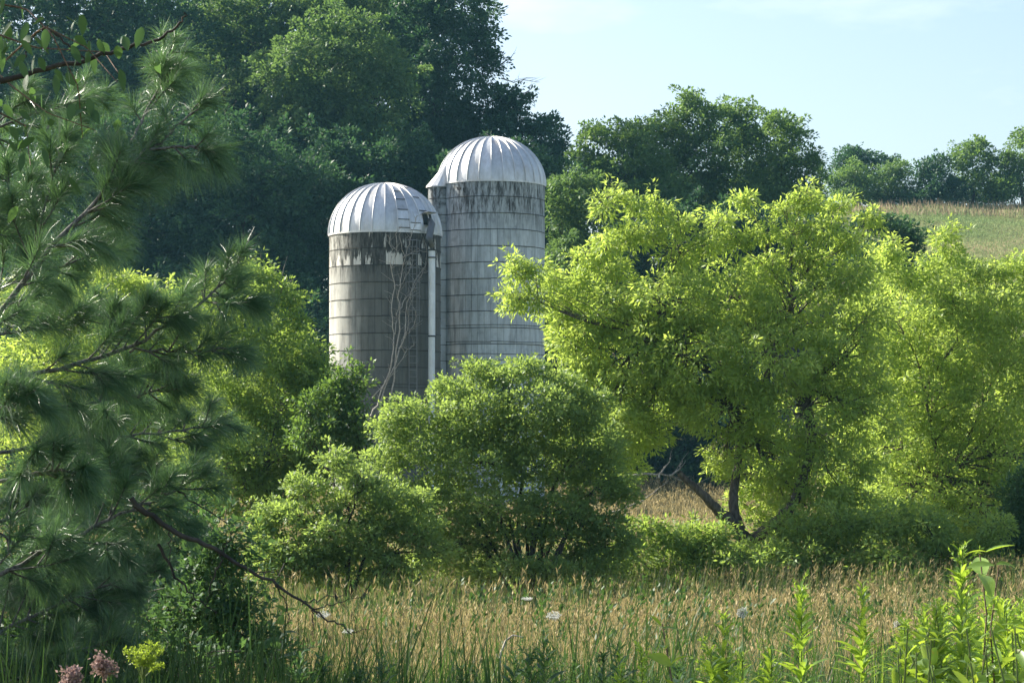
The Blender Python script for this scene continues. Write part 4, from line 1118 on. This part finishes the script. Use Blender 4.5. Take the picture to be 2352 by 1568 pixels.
    path([(630, 1340), (655, 1375), (665, 1420), (660, 1440)], 8.0, .003, .001)
    path([(716, 1402), (745, 1415), (750, 1440)], 8.0, .002, .001)
    path([(511, 1268), (500, 1310), (480, 1360), (470, 1400)], 8.0, .004, .001)
    path([(511, 1268), (530, 1240), (528, 1210)], 8.0, .003, .001)
    path([(580, 1315), (630, 1313), (680, 1330)], 8.0, .003, .001)
    path([(390, 1205), (390, 1260), (388, 1300)], 8.0, .003, .001)
    path([(365, 1250), (400, 1320), (440, 1365), (500, 1405)], 8.2, .006, .002)
    path([(380, 1100), (440, 1150), (520, 1200)], 8.2, .005, .002)
    path([(812, 1452), (835, 1443), (855, 1440)], 8.0, .002, .001)
    dl.obj("dead_limb", M_barkd, t, base, True)
    # bare branch at the top
    dl = Acc()
    def path2(pl, d, r0, r1):
        p3 = np.array([P(x, y, d) for (x, y) in pl]); k = len(p3)
        t_ = np.linspace(0, k - 1, k * 4)
        fp = np.stack([np.interp(t_, np.arange(k), p3[:, j]) for j in range(3)], 1) + R.normal(size=(k * 4, 3)) * .004
        dl.tube(fp, np.linspace(r0, r1, len(fp)), 6)
    path2([(-60, 205), (0, 188), (100, 160), (205, 137), (290, 110), (366, 92), (410, 60), (430, 30)], 7.8, .012, .003)
    path2([(100, 60), (150, 100), (200, 135)], 7.8, .005, .003)
    path2([(50, 165), (60, 130), (70, 90), (110, 60)], 7.8, .005, .002)
    dl.obj("bare_branch", M_barkd, t, base, True)
pine()

# broadleaf climber hanging in the top left
def climber():
    R = np.random.default_rng(31)
    d = 7.6
    b = P(-150, 0, d); b[2] = ground(b[0], b[1])
    t = thing("leafy_climber", b, "broad-leaved climber hanging over the branches in the top left corner", "climber")
    st, lf = Acc(), Acc()
    spots = []
    for pl in ([(-60, 205), (100, 60), (200, 110), (270, 190)], [(-60, 0), (60, 20), (120, 80), (180, 200), (190, 320)], [(-60, 120), (30, 200), (110, 260), (220, 300)], [(-60, 60), (80, 110), (240, 120), (280, 180)], [(0, 260), (60, 290), (70, 380)]):
        p3 = np.array([P(x, y, d + R.uniform(-.3, .5)) for x, y in pl])
        t_ = np.linspace(0, len(p3) - 1, 24)
        fp = np.stack([np.interp(t_, np.arange(len(p3)), p3[:, j]) for j in range(3)], 1)
        st.tube(fp, np.linspace(.004, .0015, 24), 5)
        for q in fp:
            spots.append(q + R.normal(size=3) * .09)
    spots = np.array(spots); n = len(spots)
    d_ = unit(R.normal(size=(n, 3)) * .6 + np.array((0.1, 0, -1.0)))
    add_blades(lf, spots, d_, unit(R.normal(size=(n, 3)) + np.array((0, 0, .6))), R.uniform(.045, .07, n), R.uniform(.024, .036, n), .15, np.clip(R.normal(size=n) * .2 + .5, 0, 1), 4, .25)
    st.obj("stems", M_stemd, t, b)
    lf.obj("leaves", M_dark, t, b)
climber()

# ------------------------------------------------------------------ grass
def frustum_pts(R, n, d0, d1, spread=1.25, bias=0.0):
    u = R.random(n)
    y = d0 + (d1 - d0) * u ** (1 + bias)
    x = R.uniform(-1, 1, n) * (.2338 * y * spread + .6)
    return x, y

def noise2(x, y, s, seed):
    R = np.random.default_rng(seed)
    v = 0
    for k in range(5):
        a = R.uniform(0, 6.28); f = s * R.uniform(.6, 1.8)
        v = v + np.sin((x * math.cos(a) + y * math.sin(a)) * f + R.uniform(0, 6.28))
    return v / 2.2

M_dgreen = leaf_mat('deep_green_grass', (.012, .04, .018), (.065, .13, .04), (.11, .21, .03), .32, .5, .3)
def meadow(seed, n, d0, d1, h, lw, head=True, name="dry_grass", label="", mat=None, cat="grass", keep=None, width=1.0, hvar=.22, bias=0., patchy=False, ln_=.13):
    R = np.random.default_rng(seed)
    x, y = frustum_pts(R, n, d0, d1, bias=bias)
    if keep is not None:
        k = keep(x, y, R); x, y = x[k], y[k]
    n = len(x)
    z = ground(x, y) - .02
    pos = np.stack([x, y, z], 1)
    patch_ = noise2(x, y, .55, seed + 5)
    if patchy:
        k = R.random(n) < np.clip(.58 + .6 * patch_, .08, 1); x, y, z, pos, patch_ = x[k], y[k], z[k], pos[k], patch_[k]; n = len(x)
    px = 1 + noise2(x, y, .8, seed) * .26
    H = h * px * (1 + R.normal(size=n) * hvar * .6)
    H = np.clip(H, h * .4, h * 1.5)
    wid = lw * np.clip(y / 20, .6, 8) * width
    lean = R.normal(size=(n, 3)) * ln_ + np.array((.05, 0, 1)); lean[:, 0] += .22 * noise2(x, y, .5, seed + 9) * (ln_ < .2); lean[:, 2] = 1
    a = Acc()
    add_blades(a, pos, lean, rnd_dir(R, n), H, wid * .8 * R.uniform(.6, 1.5, n), .05 + .25 * (ln_ > .2) * R.random(n), np.clip(.40 + R.normal(size=n) * .32, 0, 1), 3 if ln_ > .2 else 2, .0, 'blade')
    if head:
        d = unit(lean)
        m = 4
        for i in range(m):
            t = R.uniform(.74, .98, n)
            q = pos + d * (H * t)[:, None]; q[:, 2] -= .06 * H * t * t
            dd = unit(d + rnd_dir(R, n) * .55)
            ll = h * R.uniform(.09, .17, n)
            add_leaves(a, q, dd, rnd_dir(R, n), ll, wid * 1.7 * R.uniform(.7, 1.3, n), np.clip(.58 + .14 * patch_ + R.normal(size=n) * .32, 0, 1))
    o = a.obj(name, mat, None, (0, 0, 0))
    tag(o, label, cat, None, "stuff")
    return o

def outside(x, y, R):
    return np.ones(len(x), bool)
meadow(301, 62000, 12.0, 37, .45, .0070, True, "dry_meadow_grass", "tall tan dry grass with seed heads across the meadow", M_dry, bias=-.1, hvar=.5, patchy=True)
meadow(302, 50000, 10.5, 37, .48, .0085, False, "green_meadow_grass", "green grass blades growing between the dry stalks", M_dgreen, bias=-.1)
meadow(308, 900, 14, 38, .76, .0085, True, "tall_seed_stalks", "taller seed-headed stalks standing above the dry grass", M_dry, hvar=.3)
meadow(309, 2600, 13, 38, .66, .016, True, "meadow_weeds", "dark green weed spikes scattered through the dry grass", M_dgreen, hvar=.4, patchy=True)
meadow(303, 20000, 34, 62, .75, .0080, False, "shaded_green_growth", "green growth on the ground under the shrubs", M_weedy, hvar=.5)
meadow(307, 9000, 36, 60, .7, .0040, True, "scattered_dry_grass", "scattered dry stalks under and between the shrubs", M_dry, hvar=.4)
meadow(304, 34000, 60, 124, .85, .0038, True, "far_dry_grass", "tan grass field behind the shrubs and at the foot of the wood", M_dry)
meadow(306, 30000, 7.2, 10.5, .99, .027, False, "foreground_green_grass", "coarse green grass along the bottom of the picture", M_dgreen, hvar=.35, ln_=.24)

def hill_keep(x, y, R): return x > 16
def hill_grass(seed, n, mat, name, label, h, w_, y0, y1):
    R = np.random.default_rng(seed)
    x = R.uniform(18, 62, n); y = y0 + (y1 - y0) * R.random(n)
    pos = np.stack([x, y, ground(x, y) - .02], 1)
    a = Acc()
    lean = R.normal(size=(n, 3)) * .25 + np.array((0, 0, 1.)); lean[:, 2] = 1
    add_leaves(a, pos, lean, rnd_dir(R, n), h * R.uniform(.5, 1.3, n), np.full(n, w_), np.clip(.5 + .2 * noise2(x, y, .25, 9) + R.normal(size=n) * .18, 0, 1))
    tag(a.obj(name, mat, None, (0, 0, 0)), label, "grass", None, "stuff")
M_hgrass = leaf_mat("hill_grass", (.19, .25, .10), (.27, .33, .15), (.3, .38, .15), .3, .7, .15)
hill_grass(311, 130000, M_hgrass, "hill_pasture_grass", "pale green pasture grass on the hill slope", .16, .055, 125, 197)
hill_grass(312, 2600, M_pinkdry, "hilltop_dry_grass", "pinkish dry grass along the top of the pasture", .6, .10, 187, 198)

ORD = "first second third fourth fifth sixth seventh eighth ninth tenth eleventh twelfth".split()
# ------------------------------------------------------------------ foreground weeds
def goldenrod(px, top, d, label, seed, group=None, name="goldenrod", leafl=.15, mat=None, thick=1.25, tilt=0.0, wide=.013):
    R = np.random.default_rng(seed)
    tp = P(px, top, d)
    b = np.array((tp[0] - tilt, d, 0.)); b[2] = ground(b[0], d) - .02
    H = tp[2] - b[2]
    t = thing(name, b, label, "weed", group)
    st, lf = Acc(), Acc()
    k = 8
    pts = np.array([b + (tp - b) * u + R.normal(size=3) * .006 * (u > 0) for u in np.linspace(0, 1, k)])
    st.tube(pts, np.linspace(.005, .0015, k), 6)
    n = int(H * 130 * thick)
    u = np.sort(R.uniform(.12, 1.0, n))
    pos = b + (tp - b) * u[:, None]
    an = np.arange(n) * 2.4 + R.normal(size=n) * .3
    upw = .55 + 1.0 * u ** 3
    d_ = np.stack([np.cos(an), np.sin(an), upw], 1)
    sz = leafl * np.clip(np.sin(np.pi * np.clip(u, .1, .97) ** 1.6) ** .5, .3, 1) * R.uniform(.7, 1.2, n)
    add_blades(lf, pos, d_, np.array((0, 0, 1.)) + R.normal(size=(n, 3)) * .15, sz, sz * (wide / .085), .35, np.clip(R.normal(size=n) * .2 + .5, 0, 1), 4, .3)
    # budding side shoots near the tip
    for _ in range(int(10 * thick)):
        q = b + (tp - b) * R.uniform(.8, .99)
        e = q + np.array((R.normal() * .03, R.normal() * .03, R.uniform(.03, .07)))
        m = 14
        uu = R.random(m)[:, None]
        add_blades(lf, q + (e - q) * uu, unit(e - q) + rnd_dir(R, m) * .8, rnd_dir(R, m), .018, .005, .1, R.uniform(.4, 1, m), 2, .2)
    st.obj("stem", M_stem, t, b); lf.obj("leaves", mat or M_weed, t, b)
    return t

def broad(px, top, d, label, seed, group=None, name="leafy_sapling", L_=.11, pairs=9, mat=None, tilt=0.0, stem=None, frac=.75):
    R = np.random.default_rng(seed)
    tp = P(px, top, d)
    b = np.array((tp[0] - tilt, d, 0.)); b[2] = ground(b[0], d) - .02
    t = thing(name, b, label, "sapling", group)
    st, lf = Acc(), Acc()
    k = 8
    bend = R.normal(size=3) * np.array((.06, .05, 0))
    pts = np.array([b + (tp - b) * u + bend * math.sin(u * math.pi) + R.normal(size=3) * .012 * (u > 0) for u in np.linspace(0, 1, k)])
    st.tube(pts, np.linspace(.006, .002, k), 6)
    pos, dd, ll = [], [], []
    for i in range(pairs):
        u = 1 - frac * i / pairs
        q = b + (tp - b) * u + bend * math.sin(u * math.pi)
        a0 = i * 1.57 + R.normal() * .3
        for s_ in (0, math.pi):
            pos.append(q + R.normal(size=3) * .004)
            dd.append((math.cos(a0 + s_), math.sin(a0 + s_), R.uniform(-.3, 1.3)))
            ll.append(L_ * R.uniform(.7, 1.15) * (.6 if i == 0 else 1))
    pos = np.array(pos); dd = np.array(dd); ll = np.array(ll); n = len(ll)
    add_blades(lf, pos, dd, np.array((0, 0, 1.)) + R.normal(size=(n, 3)) * .45, ll, ll * R.uniform(.28, .42, n), R.uniform(.0, .7, n), np.clip(R.normal(size=n) * .25 + .5, 0, 1), 6, .3)
    st.obj("stem", stem or M_stemd, t, b); lf.obj("leaves", mat or M_broad, t, b)
    return t

goldenrod(1838, 1345, 7.4, "tallest narrow-leaved goldenrod standing alone in the right half of the foreground", 401, thick=1.3)
goldenrod(1980, 1340, 7.6, "pale tall goldenrod just left of the green sedge tuft", 402, thick=1.2, leafl=.14)
goldenrod(1662, 1415, 7.2, "goldenrod with bright leaves, leftmost of the tall ones at the right", 403, thick=1.1)
goldenrod(1632, 1490, 7.0, "short goldenrod leaning beside the leftmost tall one", 404)
goldenrod(1700, 1508, 6.8, "small goldenrod cut by the bottom edge, between two taller ones", 405)
goldenrod(1768, 1492, 6.9, "small goldenrod left of the tallest one", 406)
goldenrod(2208, 1262, 7.0, "highest goldenrod at the right, beside the broad-leaved sapling", 407, thick=1.5, leafl=.15)
broad(2290, 1300, 6.4, "tall broad-leaved sapling with a dark stem near the right edge", 408, pairs=8, L_=.14, tilt=.05, frac=.6)
broad(2262, 1268, 6.5, "drooping leaf tip of a sapling rising above the right edge weeds", 409, pairs=2, L_=.14, tilt=-.06, frac=.1)
GW = "bright weeds crowding the lower right corner"
Rf = np.random.default_rng(55)
lab_g = "narrow-leaved goldenrod in the crowded weeds of the lower right corner"
lab_b = "sunlit broad-leaved sapling in the crowded weeds of the lower right corner"
for i in range(34):
    px = Rf.uniform(2060, 2400); top = 1475 - (px - 2050) * 1.0 + Rf.uniform(-30, 60)
    goldenrod(px, max(top, 1385 + Rf.uniform(-20, 40)), Rf.uniform(6.0, 7.8), lab_g, 420 + i, GW, leafl=.13, thick=1.2)
for i in range(22):
    px = Rf.uniform(2050, 2400); top = 1490 - (px - 2050) * .9 + Rf.uniform(-30, 60)
    broad(px, max(top, 1430 + Rf.uniform(-20, 50)), Rf.uniform(5.2, 6.4), lab_b, 450 + i, GW, stem=M_stem, pairs=11, L_=Rf.uniform(.055, .095), tilt=Rf.normal() * .04, frac=.6)
broad(1520, 1440, 6.6, "bright yellow-green sapling by itself at the bottom centre right", 470, pairs=6, L_=.10, frac=.3, tilt=.05)
goldenrod(1475, 1490, 6.7, "bright weed beside the lone sapling at the bottom", 471, leafl=.10)
goldenrod(1425, 1530, 6.5, "short bright weed at the bottom edge, left of the lone sapling", 472, leafl=.10)
broad(655, 1405, 9.5, "dark sapling silhouetted against the dry grass beside the dead limb", 473, pairs=5, L_=.13, frac=.25, mat=M_dark, tilt=.12)
# shaded dark goldenrods along the bottom
GD_ = "shaded dark weeds in front of the dry grass"
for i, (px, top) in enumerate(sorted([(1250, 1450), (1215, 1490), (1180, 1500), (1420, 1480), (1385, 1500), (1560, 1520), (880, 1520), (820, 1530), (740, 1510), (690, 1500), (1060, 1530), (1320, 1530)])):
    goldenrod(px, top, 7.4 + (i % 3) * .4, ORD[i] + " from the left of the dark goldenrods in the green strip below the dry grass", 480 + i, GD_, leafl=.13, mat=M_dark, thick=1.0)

def tuft(px, base_d, tips, label, seed, mat, name="sedge_tuft", wd=.008, cat="sedge", group=None):
    R = np.random.default_rng(seed)
    b = P(px, 0, base_d); b[2] = ground(b[0], b[1]) - .02
    a = Acc()
    for (tx, ty) in tips:
        e = P(tx, ty, base_d + R.uniform(-.1, .1))
        n = 1
        L_ = np.linalg.norm(e - b)
        add_blades(a, (b + R.normal(size=3) * np.array((.02, .02, 0)))[None], (e - b + np.array((0, 0, .10 * L_)))[None], rnd_dir(R, 1), L_, wd, .1, R.uniform(.3, .9), 6, .3, 'blade')
    o = a.obj(name, mat, None, b)
    tag(o, label, cat, group)
tuft(2025, 7.3, [(1990, 1350), (1998, 1345), (2006, 1350), (2015, 1365), (2022, 1360), (2030, 1335), (2036, 1330), (2040, 1345), (2045, 1360), (2010, 1390), (2052, 1372)], "upright tuft of green sedge with pale tips at the right", 501, M_weed, wd=.007)
tuft(1170, 8.2, [(1100, 1400), (1110, 1380), (1140, 1370), (1180, 1390), (1230, 1420), (1060, 1430), (1010, 1470), (1280, 1450), (980, 1500), (1200, 1480), (1120, 1440), (1260, 1400), (1080, 1480)], "dark spiky sedge tuft spreading at the bottom centre", 502, M_dgreen, wd=.028)
Rg = np.random.default_rng(9)
for i, px in enumerate((700, 780, 860, 940, 1020, 1100, 1300, 1370)):
    tuft(px, 8.0 + (i % 3) * .4, [(px + Rg.normal() * 60, 1435 + Rg.random() * 90) for _ in range(16)], ORD[i] + " from the left of the dark sedge clumps along the bottom edge", 510 + i, M_dgreen, wd=.022, group="dark sedge clumps along the bottom")
tuft(2045, 7.5, [(2040, 1450), (2050, 1440), (2060, 1465), (2068, 1430), (2030, 1480), (2075, 1460), (2055, 1500)], "brown dry stalks beside the green sedge tuft", 530, M_dry, name="dry_stalks", cat="dry plant", wd=.006)

def umbel(px, py, d, r, label, seed, face=0.0, group=None):
    R = np.random.default_rng(seed)
    c = P(px, py, d); b = np.array((c[0] + .03, d, 0.)); b[2] = ground(b[0], d)
    t = thing("wild_carrot", b, label, "flower", group)
    st, fl = Acc(), Acc()
    nrm = unit(np.array((0, -math.sin(face), math.cos(face))))
    u = np.array((1., 0, 0)); v = np.cross(nrm, u)
    st.tube([b, (b + c) / 2 + np.array((.01, 0, 0)), c - nrm * r * .5], [.004, .003, .002], 5)
    n = 26
    for i in range(n):
        a_ = i * 2.4; rr = r * math.sqrt((i + .5) / n)
        q = c + u * rr * math.cos(a_) + v * rr * math.sin(a_) + nrm * (.12 * r * (rr / r) ** 2)
        st.tube([c - nrm * r * .5, q], [.001, .0008], 3)
        m = 14
        pos = q + R.normal(size=(m, 3)) * r * .08
        add_leaves(fl, pos, rnd_dir(R, m) + u * .2, nrm + R.normal(size=(m, 3)) * .3, np.full(m, r * .16), np.full(m, r * .14), R.random(m))
    st.obj("stem", M_stem, t, b); fl.obj("flower_head", M_white, t, b)
GQ = "white wild carrot flowers in the grass"
umbel(1211, 1375, 17, .042, "white wild carrot flower seen edge-on at the far side of the dry grass", 601, 0.1, GQ)
umbel(1272, 1414, 14, .045, "white wild carrot flower in the middle of the dry grass", 602, .5, GQ)
umbel(1705, 1406, 9, .022, "wild carrot flower facing the viewer, right of centre", 603, 1.4, GQ)
umbel(2068, 1434, 8.5, .026, "wild carrot flower seen from below beside the dry stalks", 604, -.8, GQ)
umbel(742, 1412, 12, .035, "wild carrot flower just behind the tip of the dead limb", 605, .4, GQ)
umbel(800, 1450, 12, .03, "wild carrot flower at the left end of the dry grass", 606, .3, GQ)

# plants in the lower left corner
def plume(px, py, d, label, seed, mat, col_name, w_=.16, h=.14, name="dry_flower_stalk", cat="dried flower", stems=5):
    R = np.random.default_rng(seed)
    c = P(px, py, d); b = np.array((c[0], d, 0.)); b[2] = ground(b[0], d)
    t = thing(name, b, label, cat)
    st, fl = Acc(), Acc()
    st.tube([b, (b + c) / 2, c - np.array((0, 0, h * .5))], [.005, .004, .003], 5)
    for i in range(stems * 3):
        e = c + np.array((R.normal() * w_ * .35, R.normal() * w_ * .3, R.uniform(-.4, .5) * h))
        s0 = c - np.array((0, 0, h * R.uniform(.3, .6)))
        q = bez(s0, e, R, 5, .25, .05)
        st.tube(q, np.linspace(.002, .0008, 5), 3)
        m = 40
        u = R.integers(1, 5, m)
        pos = q[u] + R.normal(size=(m, 3)) * .008
        add_leaves(fl, pos, rnd_dir(R, m), rnd_dir(R, m), np.full(m, .012), np.full(m, .007), R.random(m))
    st.obj("stem", M_stemd, t, b); fl.obj("flower_head", mat, t, b)
M_pink = leaf_mat("dried_pink", (.22, .13, .12), (.45, .32, .30), (.4, .28, .25), .3, .7, .2)
M_gold = leaf_mat("goldenrod_bloom", (.16, .24, .03), (.34, .42, .06), (.42, .55, .06), .5, .5, .3)
plume(238, 1525, 6.2, "dusty pink dried flower head, larger of the two in the lower left", 611, M_pink, "", .055, .05)
plume(165, 1556, 6.0, "dusty pink dried flower head, smaller one at the bottom left edge", 612, M_pink, "", .038, .04)
def bloom():
    R = np.random.default_rng(613)
    d = 6.0
    b = P(328, 0, d); b[2] = ground(b[0], b[1])
    t = thing("goldenrod", b, "goldenrod coming into yellow-green bloom, lit against the dark lower left", "weed")
    st, fl = Acc(), Acc()
    hub = P(328, 1560, d)
    st.tube([b, hub], [.004, .003], 5)
    for tx, ty in ((288, 1497), (305, 1493), (325, 1488), (345, 1480), (372, 1495), (355, 1512), (372, 1530), (310, 1500), (335, 1500), (362, 1484)):
        e = P(tx, ty, d + R.uniform(-.04, .04))
        q = bez(hub, e, R, 8, .22, .02)
        st.tube(q, np.linspace(.002, .001, 8), 4)
        m = 110
        u = R.integers(3, 8, m)
        pos = q[u] + R.normal(size=(m, 3)) * .004 + np.array((0, 0, .003))
        add_leaves(fl, pos, rnd_dir(R, m) + np.array((0, 0, .5)), rnd_dir(R, m), np.full(m, .010), np.full(m, .004), R.random(m))
    st.obj("stem", M_stem, t, b); fl.obj("flower_head", M_gold, t, b)
bloom()
# pale broken stalk in the dry grass
bk = Acc()
bk.tube([P(1145, 1548, 10), P(1150, 1500, 10), P(1162, 1470, 10), P(1178, 1458, 10), P(1200, 1462, 10)], [.006, .006, .005, .004, .002], 5)
bk.tube([P(1150, 1530, 10), P(1140, 1500, 10)], [.004, .002], 5)
bb = P(1145, 1548, 10)
tag(bk.obj("broken_stalk", M_dead, None, bb), "pale broken stalk bent over in the dry grass at bottom centre", "dry stalk")

# ------------------------------------------------------------------ haze
hz = Acc()
hz.box((0, 195, 21), (260, 235, 24.5))
m, n, o = node_mat("haze")
v = n.nodes.new("ShaderNodeVolumePrincipled")
v.inputs['Density'].default_value = 0.00016
v.inputs['Color'].default_value = (.30, .72, 1.0, 1)
v.inputs['Anisotropy'].default_value = 0.2
n.links.new(v.outputs[0], o.inputs['Volume'])
ho = hz.obj("haze", m, None, (0, 195, 21))
tag(ho, "thin blue summer haze in the air", "haze", None, "stuff")

print('LEAVES', NLEAF[0])
